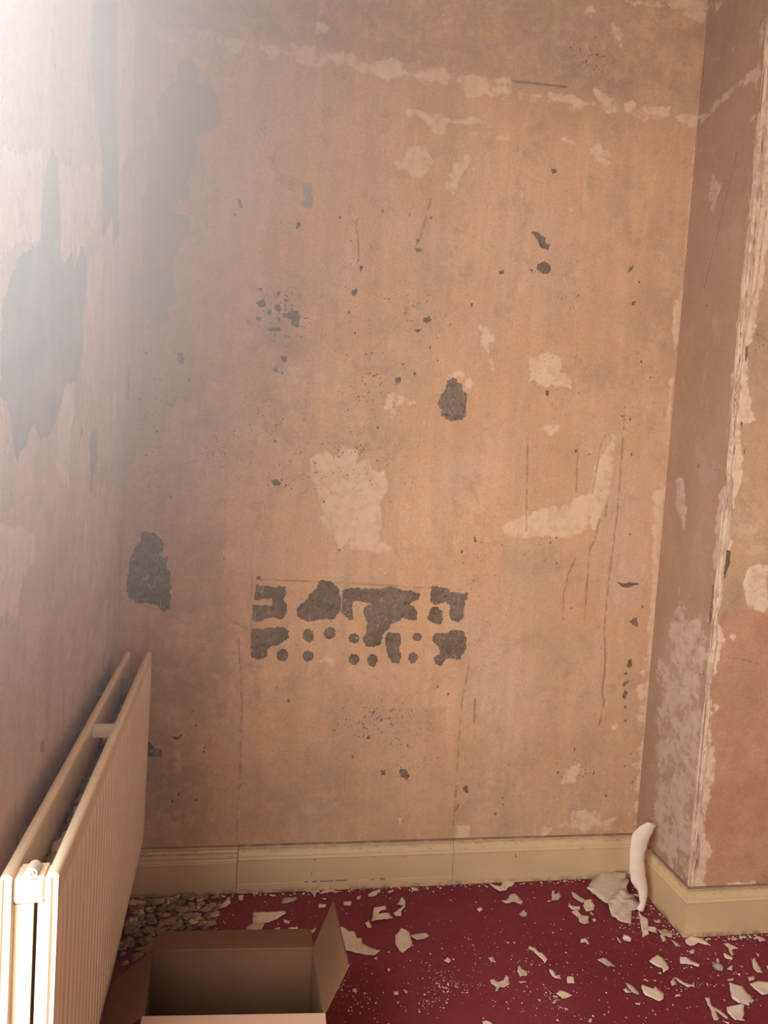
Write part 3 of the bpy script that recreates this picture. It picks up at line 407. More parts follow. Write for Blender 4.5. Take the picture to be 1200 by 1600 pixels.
def wall(name, label, mat, origin, along, width, z0, z1, step, key, normal, extra=()):
    nu, nv = int(round(width / step)) + 1, int(round((z1 - z0) / step)) + 1
    us, vs = np.linspace(0, width, nu), np.linspace(z0, z1, nv)
    U, V = np.meshgrid(us, vs)
    F = {k: np.zeros(U.shape) for k in ('pale', 'dirt_shade', 'speck', 'crack', 'dark', 'red')}
    def window(lo, hi):
        i0, i1 = np.searchsorted(us, (lo[0], hi[0])); j0, j1 = np.searchsorted(vs, (lo[1], hi[1]))
        return slice(j0, j1), slice(i0, i1)
    def box(pts, m):
        a = np.array(pts); return window(a.min(0) - m, a.max(0) + m)
    for st, soft, flat in PALE.get(key, ()):
        pts = pairs(flat); s = soft / 420; w = box(pts, s)
        if U[w].size: F['pale'][w] = np.maximum(F['pale'][w], st * np.clip(.5 + seg_sdf(pts, U[w], V[w]) / (2 * s), 0, 1))
    for k, T in (('dirt_shade', DIRT_SHADE), ('speck', SPECK)):
        for x, y, rx, ry, st in T.get(key, ()):
            x, y, rx, ry = x / 1000, y / 1000, rx / 1000, ry / 1000
            F[k] = np.maximum(F[k], st / 100 * np.exp(-((U - x) / rx) ** 2 - ((V - y) / ry) ** 2))
    for wd, flat in CRACK.get(key, ()):
        pts = [(x + rnd.uniform(-.002, .002), y) for x, y in pairs(flat)]; w = box(pts, .02)
        if U[w].size: F['crack'][w] = np.maximum(F['crack'][w], np.clip(1.25 - line_dist(pts, U[w], V[w]) / (wd / 4000), 0, 1))
    for x, y in pairs(DOTS.get(key, [])):
        w = window((x - .02, y - .02), (x + .02, y + .02)); r = rnd.uniform(.004, .0065)
        if U[w].size: F['dark'][w] = np.maximum(F['dark'][w], np.clip(1.2 - np.hypot(U[w] - x, (V[w] - y) * rnd.uniform(.6, 1)) / r, 0, 1))
    if key in ('back', 'side'):      # above the old picture rail the plaster was never papered and has gone brown
        F['dirt_shade'] = np.maximum(F['dirt_shade'], .42 * np.clip((V - 2.785) / .012, 0, 1))
    if key == 'front':
        F['red'] = np.clip(.5 + seg_sdf(pairs(RED), U, V) / .03, 0, 1)
    o, a, n = Vector(origin), Vector(along), Vector(normal)
    disp = .0006 * F['pale'] - .0010 * F['crack'] - .0008 * F['dark']
    X = np.stack([o[i] + a[i] * U + n[i] * disp for i in range(3)], -1); X[..., 2] += V
    verts = X.reshape(-1, 3)
    idx = np.arange(nu * nv).reshape(nv, nu)
    quads = np.stack([idx[:-1, :-1], idx[:-1, 1:], idx[1:, 1:], idx[1:, :-1]], -1).reshape(-1, 4)
    ev = []; eq = []
    for q in extra:
        eq.append([len(verts) + len(ev) + i for i in range(4)]); ev += [tuple(c) for c in q]
    allv = np.concatenate([verts, np.array(ev).reshape(-1, 3)]) if ev else verts
    allq = np.concatenate([quads, np.array(eq)]) if eq else quads
    me = bpy.data.meshes.new(name)
    me.vertices.add(len(allv)); me.vertices.foreach_set('co', allv.astype(np.float32).ravel())
    me.loops.add(allq.size); me.loops.foreach_set('vertex_index', allq.astype(np.int32).ravel())
    me.polygons.add(len(allq)); me.polygons.foreach_set('loop_start', (np.arange(len(allq)) * 4).astype(np.int32))
    me.update(calc_edges=True)
    for k, f in F.items():
        at = me.attributes.new(k, 'FLOAT', 'POINT'); buf = np.zeros(len(allv), np.float32); buf[:f.size] = f.ravel(); at.data.foreach_set('value', buf)
    ob = tag(link(name, me, mat), label, 'wall', None, 'structure')
    rg = random.Random(5)
    for flat in DARK.get(key, ()):
        pts = pairs(flat)
        ar = abs(sum(p[0] * q[1] - p[1] * q[0] for p, q in zip(pts, pts[1:] + pts[:1]))) / 2
        big = ar > .0004
        pts = rough(pts, .005 if big else .0026, (.0034 if ar > .003 else .0026) if big else .0017, rg)
        pts = [(min(max(x, .0015), width - .001), y) for x, y in pts]
        t = .0012
        n2 = len(pts)
        V3 = [o + a * x + n * .0001 + Vector((0, 0, y)) for x, y in pts] + [o + a * x + n * t + Vector((0, 0, y)) for x, y in pts]
        tri = tessellate_polygon([[Vector((x, y, 0)) for x, y in pts]])
        Fc = [tuple(i + n2 for i in f) for f in tri] + [(i, (i + 1) % n2, (i + 1) % n2 + n2, i + n2) for i in range(n2)]
        m = UNDERCOAT
        if key == 'left': m = UNDERCOAT_LEFT if ar > .003 else UNDERCOAT_FAINT
        elif key == 'back' and V3[0].z > 2.3 and V3[0].x < 0.1: m = UNDERCOAT_FAINT
        elif key == 'back' and ar > .02 and V3[0].z > 1.7: m = UNDERCOAT_PALE
        pydata('bare_patch', V3, Fc, m, ob)
    return ob
B0 = Vector((XL, D, 0))
wall_back = wall('wall_back', 'back wall of stripped pink plaster with grey bare patches and stencil-like marks', PLASTER, B0, (1, 0, 0), XR - XL, 0, CEIL, .004, 'back', (0, -1, 0))
dl = Vector((math.sin(AL), -math.cos(AL), 0)); nl = Vector((math.cos(AL), math.sin(AL), 0))
SEND = (D - REAR) / math.cos(AL)
def lq(s0, s1, za, zb): return [lwall(s0, za), lwall(s1, za), lwall(s1, zb), lwall(s0, zb)]
ex = [lq(LW[0], LW[1], 0, LW[2]), lq(LW[0], LW[1], LW[3], CEIL), lq(LW[1], SEND, 0, CEIL)]
for s0, s1, za, zb in ((LW[0], LW[0], LW[2], LW[3]), (LW[1], LW[1], LW[2], LW[3])):   # reveals of the window opening
    ex.append([lwall(s0, za), lwall(s0, za, -.16), lwall(s0, zb, -.16), lwall(s0, zb)])
for zz in (LW[2], LW[3]): ex.append([lwall(LW[0], zz), lwall(LW[1], zz), lwall(LW[1], zz, -.16), lwall(LW[0], zz, -.16)])
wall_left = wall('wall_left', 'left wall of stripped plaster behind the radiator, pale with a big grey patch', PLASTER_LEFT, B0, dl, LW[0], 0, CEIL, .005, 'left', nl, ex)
wall_side = wall('wall_right', 'narrow brown plaster side of the chimney breast facing the radiator', PLASTER_SIDE, (XR, D, 0), (0, -1, 0), P, 0, CEIL, .004, 'side', (-1, 0, 0))
YF = D - P
wall_chimney = wall('wall_chimney', 'front of the chimney breast at the right edge, reddish below', PLASTER_FRONT, (XR, YF, 0), (1, 0, 0), 1.4, 0, CEIL, .005, 'front', (0, -1, 0),
    [[(XR + 1.4, YF, 0), (XR + 1.4, D, 0), (XR + 1.4, D, CEIL), (XR + 1.4, YF, CEIL)]])
def plain(name, quads, mat, label, cat):
    V = []; F = []
    for q in quads: F.append(list(range(len(V), len(V) + 4))); V += [tuple(c) for c in q]
    return tag(pydata(name, V, F, mat), label, cat, None, 'structure')
plain('wall_far', [[(XR + 1.4, D, 0), (RIGHT, D, 0), (RIGHT, D, CEIL), (XR + 1.4, D, CEIL)]], CEILING, 'stretch of back wall beyond the chimney breast', 'wall')
plain('wall_east', [[(RIGHT, D, 0), (RIGHT, REAR, 0), (RIGHT, REAR, CEIL), (RIGHT, D, CEIL)]], CEILING, 'plain wall on the far right side of the room', 'wall')
XB = lwall(SEND, 0).x
plain('wall_rear', [[(XB, REAR, 0), (RW[0], REAR, 0), (RW[0], REAR, CEIL), (XB, REAR, CEIL)], [(RW[1], REAR, 0), (RIGHT, REAR, 0), (RIGHT, REAR, CEIL), (RW[1], REAR, CEIL)],
    [(RW[0], REAR, 0), (RW[1], REAR, 0), (RW[1], REAR, RW[2]), (RW[0], REAR, RW[2])], [(RW[0], REAR, RW[3]), (RW[1], REAR, RW[3]), (RW[1], REAR, CEIL), (RW[0], REAR, CEIL)]], CEILING, 'wall behind the viewer with an added window opening', 'wall')
plain('ceiling', [[(-.6, REAR, CEIL), (RIGHT, REAR, CEIL), (RIGHT, D, CEIL), (-.6, D, CEIL)]], CEILING, 'plaster ceiling above the picture', 'ceiling')
# floor
def make_floor():
    step = .02
    nx, ny = int((RIGHT + .6) / step) + 1, int((D - REAR) / step) + 1
    xs, ys = np.linspace(-.6, RIGHT, nx), np.linspace(REAR, D, ny)
    Xg, Yg = np.meshgrid(xs, ys)
    Z = -.0012 + .0006 * np.sin(Xg * 9 + 1.3 * np.sin(Yg * 7)) + .0006 * np.sin(Yg * 13 + Xg * 4)
    V = np.stack([Xg, Yg, Z], -1).reshape(-1, 3)
    idx = np.arange(nx * ny).reshape(ny, nx)
    Q = np.stack([idx[:-1, :-1], idx[:-1, 1:], idx[1:, 1:], idx[1:, :-1]], -1).reshape(-1, 4)
    return tag(pydata('floor', V.tolist(), Q.tolist(), CARPET, None, True), 'worn dark red carpet littered with torn wallpaper', 'floor', None, 'structure')
make_floor()
# broken outer corner of the chimney breast: a chipped strip wrapped round the edge
def make_corner():
    V = []; F = []; rg = random.Random(3)
    zs = np.arange(.16, CEIL, .012); w1 = w2 = .010; c = .002
    for z in zs:
        w1 = min(max(w1 + rg.uniform(-.0035, .0035), .004), .016); w2 = min(max(w2 + rg.uniform(-.005, .005), .006), .024)
        c = min(max(c + rg.uniform(-.0015, .0015), .0005), .005); gr = rg.choice((0, 0, .002, .0035))
        ring = [(XR - .0002, YF + w1 + .003), (XR - .0018, YF + w1), (XR - .0020, YF + .003 + c), (XR + c - .001, YF - .0010 + gr * .3), (XR + .004 + c, YF - .0022 + gr),
                (XR + .007 + c, YF - .0026), (XR + w2 + .004, YF - .0022), (XR + w2 + .006, YF - .0002)]
        V += [(x, y, z + rg.uniform(-.003, .003)) for x, y in ring]
    k = 8
    for i in range(len(zs) - 1):
        for j in range(k - 1): F.append((i * k + j, i * k + j + 1, (i + 1) * k + j + 1, (i + 1) * k + j))
    g = G('chipped_corner_plaster')
    col = g.mix(g.step(g.noise(14, 5, .65), .38, .62), (0.62, 0.42, 0.285), (0.45, 0.29, 0.19))
    dk = g.step(g.noise(1, 4, .6, g.coord((160, 160, 14))), .56, .64)
    col = g.mix(g.mul(dk, .8), col, (0.17, 0.10, 0.07))
    m = g.done(col, .9, g.bump(g.noise(90, 4), .6, .003), .2)
    pydata('corner_strip', V, F, m, wall_chimney)
make_corner()
# scar of a fixing above the old picture rail
def make_lip():
    bm = bmesh.new(); u0, u1, za_, zb_ = 1.1894, 1.3872, 2.8036, 2.8133
    pts = [(u0 + (u1 - u0) * t, za_ + (zb_ - za_) * t + .0015 * math.sin(9 * t)) for t in np.linspace(0, 1, 12)]
    for (a, za), (b, zb) in zip(pts[:-1], pts[1:]):
        h = .0016
        add_hexa(bm, [(XL + a, D, za - h), (XL + b, D, zb - h), (XL + b, D - .004, zb - h), (XL + a, D - .004, za - h), (XL + a, D, za + h), (XL + b, D, zb + h), (XL + b, D - .002, zb + h), (XL + a, D - .002, za + h)])
    frombm('plaster_ridge', bm, UNDERCOAT_FAINT, wall_back)
make_lip()

# ------------------------------------------------------------------ skirting boards
PROFILE = [(0, .1604), (.007, .1604), (.0105, .1585), (.0118, .1555), (.0105, .1525), (.0095, .149), (.0100, .143), (.0125, .136), (.0155, .130), (.0165, .1265), (.0165, .1235), (.0195, .1215), (.0212, .1185), (.0212, .1155), (.0200, .1135), (.0200, .0), (0, .0)]
PROFILE2 = [(0, .1585), (.008, .1585), (.0112, .1565), (.0118, .1535), (.0095, .151), (.0090, .147), (.0120, .143), (.0130, .139), (.0110, .136), (.0110, .131), (.0150, .128), (.0160, .124), (.0150, .118), (.0175, .115), (.0190, .112), (.0175, .1095), (.0200, .107), (.0200, 0), (0, 0)]
def sweep(name, path, out, prof, parent, mat=SKIRTING, lift=0.0, cut=None):
    """profile swept along a path of floor points; out[i] is the (mitred) direction it sticks out"""
    V = []; F = []; k = len(prof)
    for p, n in zip(path, out):
        for d, z in prof:
            V.append((p[0] + n[0] * (d + lift if d else 0), p[1] + n[1] * (d + lift if d else 0), z))
    for i in range(len(path) - 1):
        for j in range(k): F.append((i * k + j, i * k + (j + 1) % k, (i + 1) * k + (j + 1) % k, (i + 1) * k + j))
    F.append(tuple(range(k))); F.append(tuple(range((len(path) - 1) * k, len(path) * k))[::-1])
    bm = bmesh.new(); vs = [bm.verts.new(v) for v in V]
    for f in F: bm.faces.new([vs[i] for i in f])
    return frombm(name, bm, mat, parent)
bb = tag(empty('baseboard_back', (XL, D, 0)), 'cream moulded skirting board along the back wall in three lengths', 'skirting board', None, 'structure')
J1, J2 = -0.0334, 0.7226
sweep('skirting_board', [(XL, D), (J1 - .001, D)], [(0, -1)] * 2, PROFILE2, bb)
mid = [(d, max(z, .034)) for d, z in PROFILE[:-1]] + [(0, .034)]
sweep('skirting_board', [(J1 + .001, D), (J2 - .001, D)], [(0, -1)] * 2, mid, bb, lift=.002)
low = [(0, .0332), (.0215, .0332), (.0225, .031), (.0225, 0), (0, 0)]
cuts = [J1 + .001, J1 + .17, J1 + .172, J1 + .33, J1 + .335, J1 + .52, J1 + .522, J2 - .001]
o = sweep('skirting_strip', [(J1 + .001, D), (J2 - .001, D)], [(0, -1)] * 2, low, bb)
bm = bmesh.new()
for a, b in ((.165, .172), (.183, .195), (.202, .236), (.24, .272), (.33, .337), (.352, .366)): add_box(bm, (J1 + a * 1.4, D - .0235, .0318), (J1 + b * 1.4, D - .02, .0345))
frombm('open_joint', bm, UNDERCOAT, bb)
sweep('skirting_board', [(J2 + .001, D), (XR, D)], [(0, -1)] * 2, PROFILE, bb)
bm = bmesh.new()
for hx, hz in ((.677, .112), (.670, .062), (1.405, .104), (1.407, .096)):
    bmesh.ops.create_cone(bm, cap_ends=True, segments=8, radius1=.0024, radius2=.0016, depth=.004, matrix=Matrix.Translation((hx + XL, D - .0235, hz)) @ Matrix.Rotation(math.pi / 2, 4, 'X'))
frombm('nail_head', bm, UNDERCOAT, bb)
bl = tag(empty('baseboard_left', (XL, D, 0)), 'cream skirting board low on the left wall behind the radiator', 'skirting board', None, 'structure')
sweep('skirting_board', [tuple(lwall(.0205, 0))[:2], tuple(lwall(SEND - .01, 0))[:2]], [tuple(nl)[:2]] * 2, PROFILE, bl)
br = tag(empty('baseboard_right', (XR, YF, 0)), 'cream moulded skirting board wrapped round the corner of the chimney breast', 'skirting board', None, 'structure')
sweep('skirting_board', [(XR, D - .0215), (XR, YF)], [(-1, 0), (-1, -1)], PROFILE, br)
sweep('skirting_board', [(XR, YF), (XR + 1.4, YF)], [(-1, -1), (0, -1)], PROFILE, br)

# ------------------------------------------------------------------ windows outside the picture; the rear one is added for fill light
def window_frame(name, label, at, w, z0, z1):
    o = tag(empty(name, at(w / 2, z0, 0)), label, 'window', None, 'structure')
    def bar(nm, u0, u1, za, zb, d0=-.13, d1=-.08):
        bm = bmesh.new(); add_hexa(bm, [at(u0, za, d0), at(u1, za, d0), at(u1, za, d1), at(u0, za, d1), at(u0, zb, d0), at(u1, zb, d0), at(u1, zb, d1), at(u0, zb, d1)]); frombm(nm, bm, FRAME, o)
    bar('jamb', 0, .05, z0, z1); bar('jamb', w - .05, w, z0, z1); bar('head', .05, w - .05, z1 - .05, z1); bar('meeting_rail', .05, w - .05, (z0 + z1) / 2 - .02, (z0 + z1) / 2 + .02)
    bar('sill', 0, w, z0, z0 + .04, -.14, .03)
window_frame('window_1', 'white sash window in the left wall just outside the picture', lambda u, z, d: lwall(LW[0] + u, z, d), LW[1] - LW[0], LW[2], LW[3])
window_frame('window_added', 'added unseen sash window in the wall behind the viewer', lambda u, z, d: Vector((RW[0] + u, REAR + d, z)), RW[1] - RW[0], RW[2], RW[3])

# ------------------------------------------------------------------ radiator
A0 = Vector((-.2655, 1.0047, 0)); rd = Vector((-.0551, .9985, 0)).normalized(); rn = Vector((rd.y, -rd.x, 0)); RL, RT, RB, DEP = 1.179, .850, .232, .079
def rp(s, n, z): return A0 + rd * s + rn * n + Vector((0, 0, z))
def rbox(bm, s0, s1, n0, n1, z0, z1): add_hexa(bm, [rp(s0, n0, z0), rp(s1, n0, z0), rp(s1, n1, z0), rp(s0, n1, z0), rp(s0, n0, z1), rp(s1, n0, z1), rp(s1, n1, z1), rp(s0, n1, z1)])
rad = tag(empty('radiator', rp(RL / 2, -DEP / 2, RB)), 'cream double panel radiator with fine vertical flutes on the left wall', 'radiator')
def panel(name, n_front, thick, fluted, sign):
    NF = 36; sub = 8 if fluted else 1
    cols = [RL * i / (NF * sub) for i in range(NF * sub + 1)] if fluted else [RL * i / 12 for i in range(13)]
    rows = []                                       # (inset from front, z, flute strength)
    r = .008
    for a in np.linspace(0, math.pi / 2, 5): rows.append((r - r * math.sin(a), RB + r - r * math.cos(a), 0))
    for z, k in ((.250, 0), (.258, 0), (.266, .45), (.276, .85), (.290, 1), (.45, 1), (.62, 1), (.780, 1), (.796, .85), (.806, .45), (.814, 0), (.824, 0)): rows.append((0, z, k))
    for a in np.linspace(0, math.pi / 2, 6): rows.append((r - r * math.cos(a), RT - r + r * math.sin(a), 0))
    for a in np.linspace(0, math.pi / 2, 4): rows.append((thick - r + r * math.sin(a), RT - r + r * math.cos(a), 0))
    rows.append((thick, RB + .01, 0)); rows.append((thick - .006, RB, 0))
    V = []; F = []; k = len(rows)
    for i, s in enumerate(cols):
        ph = (s / RL * NF) % 1.0
        groove = (1 - min(1, abs(math.sin(math.pi * ph)) * 1.75)) * .0115
        edge = min(s, RL - s); e = min(1, edge / .006)
        for ins, z, fk in rows:
            proud = .0030 * fk if .016 < s < RL - .016 else 0
            V.append(rp(s, n_front + sign * (-ins - fk * groove * (1 if fluted else 0) + (proud if fluted else 0)) , z))
    for i in range(len(cols) - 1):
        for j in range(k): F.append((i * k + j, i * k + (j + 1) % k, (i + 1) * k + (j + 1) % k, (i + 1) * k + j))
    bm = bmesh.new(); vs = [bm.verts.new(v) for v in V]
    for f in F: bm.faces.new([vs[i] for i in f])
    bm.faces.new([vs[i] for i in range(k)]); bm.faces.new([vs[(len(cols) - 1) * k + i] for i in range(k)])
    for s0, s1 in ((-.004, .004), (RL - .004, RL + .004)):    # folded rims of the two pressed sheets at each end
        for n0, n1 in ((0, .0055), (.0095, thick)):
            a, b = sorted((n_front - sign * n0, n_front - sign * n1)); rbox(bm, s0, s1, a, b, RB + .008, RT - .007)
    return frombm(name, bm, RADPAINT, rad)
panel('front_panel', 0, .0175, True, 1)
panel('back_panel', -DEP, .0175, False, -1)
def rpart(name, boxes, mat, bev=0.0):
    bm = bmesh.new()
    for b in boxes: rbox(bm, *b)
    if bev: bmesh.ops.bevel(bm, geom=list(bm.edges), offset=bev, segments=2, affect='EDGES')
    return frombm(name, bm, mat, rad)
rpart('end_connector', [(.0, .040, -.0615, -.0175, RT - .046, RT - .006)], RADPAINT, .004)
rpart('end_connector', [(RL - .040, RL, -.0615, -.0175, RT - .150, RT - .105)], RADPAINT, .004)
rpart('end_plate', [(.012, .016, -.0300, -.0178, RB + .03, RT - .052)], RADPAINT)
rpart('end_plate', [(.010, .014, -.0612, -.0352, RB + .03, RT - .051)], RADPAINT)
rpart('top_bracket', [(.580, .583, -.0612, -.0178, RT - .034, RT - .012), (.580, .598, -.0612, -.0178, RT - .012, RT - .009)], RADPAINT)
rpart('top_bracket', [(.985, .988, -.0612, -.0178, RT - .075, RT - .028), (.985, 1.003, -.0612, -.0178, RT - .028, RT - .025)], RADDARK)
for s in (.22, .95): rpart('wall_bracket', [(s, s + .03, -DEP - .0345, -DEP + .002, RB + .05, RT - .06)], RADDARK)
def fins():
    V = []; F = []; n = 46
    for i in range(n + 1):
        s = .05 + (RL - .10) * i / n; nn = -.019 if i % 2 else -.060
        V += [rp(s, nn, RB + .03), rp(s, nn, RT - .080)]
    for i in range(n): F.append((2 * i, 2 * i + 2, 2 * i + 3, 2 * i + 1))
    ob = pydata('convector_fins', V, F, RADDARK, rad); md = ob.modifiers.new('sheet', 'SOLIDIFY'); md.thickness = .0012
fins()
def valve():
    bm = bmesh.new(); c = rp(.012, -.038, RT - .001)
    M = Matrix.Translation(c) @ rd.to_track_quat('Z', 'Y').to_matrix().to_4x4()
    bmesh.ops.create_cone(bm, cap_ends=True, segments=16, radius1=.0085, radius2=.0080, depth=.022, matrix=M)
    bmesh.ops.create_cone(bm, cap_ends=True, segments=16, radius1=.0055, radius2=.0055, depth=.030, matrix=M)
    bmesh.ops.create_cone(bm, cap_ends=True, segments=4, radius1=.0036, radius2=.0036, depth=.036, matrix=M)
    frombm('bleed_valve', bm, BRASS, rad)
valve()

# ------------------------------------------------------------------ cardboard box
BL, BR, NR_, NL_ = Vector((-.213, 1.588, 0)), Vector((.168, 1.566, 0)), Vector((.179, 1.367, 0)), Vector((-.197, 1.393, 0))
Z3 = Vector((0, 0, .30))
cb = tag(empty('cardboard_box', (-.015, 1.478, 0)), 'open empty brown cardboard box with flaps spread, in front of the radiator', 'box')
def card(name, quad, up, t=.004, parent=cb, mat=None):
    bm = bmesh.new(); slab(bm, quad, t, up); return frombm(name, bm, mat or CARD_SHADED, parent)
e = Vector((0, 0, .0015))
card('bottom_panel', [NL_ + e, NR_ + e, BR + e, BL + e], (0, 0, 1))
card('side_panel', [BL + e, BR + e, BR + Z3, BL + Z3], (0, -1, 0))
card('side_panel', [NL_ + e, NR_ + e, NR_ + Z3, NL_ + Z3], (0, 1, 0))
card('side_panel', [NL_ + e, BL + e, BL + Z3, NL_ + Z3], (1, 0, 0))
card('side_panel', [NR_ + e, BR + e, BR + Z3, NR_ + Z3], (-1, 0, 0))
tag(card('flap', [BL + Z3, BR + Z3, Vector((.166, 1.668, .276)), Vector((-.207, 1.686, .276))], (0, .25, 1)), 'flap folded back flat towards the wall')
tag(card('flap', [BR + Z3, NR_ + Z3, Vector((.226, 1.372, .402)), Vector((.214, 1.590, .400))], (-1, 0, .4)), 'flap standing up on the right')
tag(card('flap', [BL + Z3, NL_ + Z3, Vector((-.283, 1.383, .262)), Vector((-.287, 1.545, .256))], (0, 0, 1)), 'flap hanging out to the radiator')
tag(card('flap', [NL_ + Z3, NR_ + Z3, Vector((.182, 1.272, .272)), Vector((-.203, 1.298, .272))], (0, -.25, 1), mat=CARD_LIT), 'flap folded towards the viewer')

# ------------------------------------------------------------------ torn wallpaper
def paper(name, outline, z, amp, mat, rg, fold=None, tilt=0.0, res=.010):
    """a torn piece of paper: outline on the floor, bent along one direction so that its ends lift"""
    pts = rough(outline, .0045, .0014, rg)
    cx = sum(p[0] for p in pts) / len(pts); cy = sum(p[1] for p in pts) / len(pts)
    bm = bmesh.new(); vs = [bm.verts.new((x - cx, y - cy, 0)) for x, y in pts]
    for t in tessellate_polygon([[v.co.copy() for v in vs]]):
        try: bm.faces.new([vs[i] for i in t])
        except ValueError: pass
    for _ in range(2):
        long = [ed for ed in bm.edges if ed.calc_length() > res]
        if long: bmesh.ops.subdivide_edges(bm, edges=long, cuts=1)
    bmesh.ops.triangulate(bm, faces=bm.faces)
    R = max(math.hypot(v.co.x, v.co.y) for v in bm.verts) or .01
    a = rg.uniform(0, math.pi); ca, sa = math.cos(a), math.sin(a); off = rg.uniform(-.4, .4); w2 = rg.uniform(.15, .4); ph = rg.uniform(0, 6)
    for v in bm.verts:
        q = (v.co.x * ca + v.co.y * sa) / R; p = (-v.co.x * sa + v.co.y * ca) / R
        v.co.z = amp * ((q - off) ** 2 * .75 + w2 * (.5 + .5 * math.sin(5 * p + 4 * q + ph)))
        if fold: v.co.z += fold(v.co.x + cx, v.co.y + cy)
        v.co.z += tilt * (q + 1)
    zmin = min(v.co.z for v in bm.verts)
    for v in bm.verts: v.co.z -= zmin
    bmesh.ops.recalc_face_normals(bm, faces=bm.faces)
    if bm.faces and sum(f.normal.z * f.calc_area() for f in bm.faces) < 0: bmesh.ops.reverse_faces(bm, faces=bm.faces)
    me = bpy.data.meshes.new(name); bm.to_mesh(me); bm.free(); me.shade_smooth()
    o = link(name, me, mat); o.location = (cx, cy, z)
    md = o.modifiers.new('thickness', 'SOLIDIFY'); md.thickness = .0007; md.offset = 1
    return o
ZONES = {'heap edge': 'small pale scrap on top of the litter heap near the radiator', 'behind box': 'small torn scrap on the red carpet behind the box, near the litter heap',
 'skirting': 'small paper flake on the carpet close under the middle skirting board', 'box side': 'tiny paper flake on the carpet beside the right box flap',
 'sheet side': 'tiny flake among the ragged scraps left of the big folded sheet', 'middle': 'tiny paper flake on the open carpet in the middle foreground',
 'side skirting': 'small scrap in the litter along the skirting on the chimney side', 'front right': 'tiny pale flake scattered on the carpet in front of the chimney breast'}
rg = random.Random(21)
for i, (lab, curl, flat) in enumerate(SCRAPS):
    pts = pairs(flat); big = lab not in ZONES
    mat = PAPER_TAN if ('mottled' in lab or 'brownish' in lab or 'ribbed' in lab) else (PAPER_WHITE if ('white' in lab or 'pale' in lab) else PAPER)
    o = paper('wallpaper_scrap', pts, .0008 + .0003 * (i % 4), curl / 1000 * (.62 if big else .45), mat, rg)
    if big: tag(o, lab, 'paper scrap', 'torn wallpaper scraps on the carpet')
    else: tag(o, ZONES[lab], 'paper scrap', 'small flakes, ' + lab)
# the dense heap of litter between radiator, skirting and box
hp = pairs(HEAP)
def inside(p, poly):
    c = False
    for (ax, ay), (bx, by) in zip(poly, poly[1:] + poly[:1]):
        if (ay > p[1]) != (by > p[1]) and p[0] < ax + (p[1] - ay) / (by - ay) * (bx - ax): c = not c
    return c
x0, x1 = min(p[0] for p in hp), max(p[0] for p in hp); y0, y1 = min(p[1] for p in hp), max(p[1] for p in hp)
k = 0
while k < 210:
    p = (rg.uniform(x0, x1), rg.uniform(y0, y1))
    if not inside(p, hp): continue
    s = rg.choice((.010, .013, .016, .02, .026)); n = rg.randint(5, 8); a0 = rg.uniform(0, 6)
    pts = [(p[0] + s * rg.uniform(.55, 1.15) * math.cos(a0 + j * 6.283 / n), p[1] + s * rg.uniform(.5, 1.1) * math.sin(a0 + j * 6.283 / n) * .8) for j in range(n)]
    if min(q[0] for q in pts) < -.385 or max(q[1] for q in pts) > D - .024: continue
    o = paper('heap_scrap', pts, rg.uniform(.0005, .012), rg.uniform(.0004, .0032), PAPER_HEAP if rg.random() < .85 else PAPER_TAN, rg, tilt=rg.uniform(.0, .004), res=.012)
    tag(o, 'dusty wallpaper scrap in the dense litter heap between radiator and box', 'paper scrap', 'litter heap beside the radiator'); k += 1
# big folded sheet
sh = pairs(SHEET)
def folds(x, y):
    d = (x - 1.20) * .62 - (y - 2.08) * .78
    return .020 * math.exp(-((d - .02) / .016) ** 2) + .010 * math.exp(-((d - .055) / .010) ** 2) + .012 * max(0, (y - 2.06) / .1)
o = tag(paper('folded_wallpaper', sh, .001, .012, PAPER, random.Random(4), folds, res=.008), 'large folded cream wallpaper sheet on the carpet beside the tall standing strip', 'wallpaper sheet')
rl = paper('rolled_edge', pairs(SHEET_ROLL), .018, .016, PAPER_TAN, random.Random(9)); rl.parent = o; rl.matrix_parent_inverse = Matrix.Translation(-Vector(o.location))
# tall strip standing in the alcove corner
def tall_strip():
    R = [(Vector(STRIP[i:i + 3]) / 1000, Vector(STRIP[i + 3:i + 6]) / 1000) for i in range(0, len(STRIP), 6)]
    V = []; F = []; m = 8; rows = []
    for i in range(len(R) - 1):
        for t in np.linspace(0, 1, 5)[:-1]: rows.append((R[i][0].lerp(R[i + 1][0], t), R[i][1].lerp(R[i + 1][1], t)))
    rows.append(R[-1])
    q = random.Random(2)
    for i, (a, b) in enumerate(rows):
        a = a + Vector((q.uniform(-.0008, .0008), 0, 0)); b = b + Vector((q.uniform(-.002, .002), 0, 0))
        for j in range(m + 1):
            t = j / m; p = a.lerp(b, t)
            p.y += -.008 * math.sin(math.pi * t) + .006 * t * t
            p.z = max(p.z, .001); p.x = min(p.x, XR - .026 if p.z < .17 else XR - .006)
            V.append(p)
    for i in range(len(rows) - 1):
        for j in range(m): F.append((i * (m + 1) + j, i * (m + 1) + j + 1, (i + 1) * (m + 1) + j + 1, (i + 1) * (m + 1) + j))
    zb = min(p.z for p in V)
    for p in V: p.z -= zb - .0008
    o = pydata('wallpaper_strip', V, F, PAPER_WHITE, None, True)
    md = o.modifiers.new('thickness', 'SOLIDIFY'); md.thickness = .0008
    tag(o, 'tall curled strip of pale wallpaper standing upright against the chimney side skirting', 'wallpaper strip')
tall_strip()
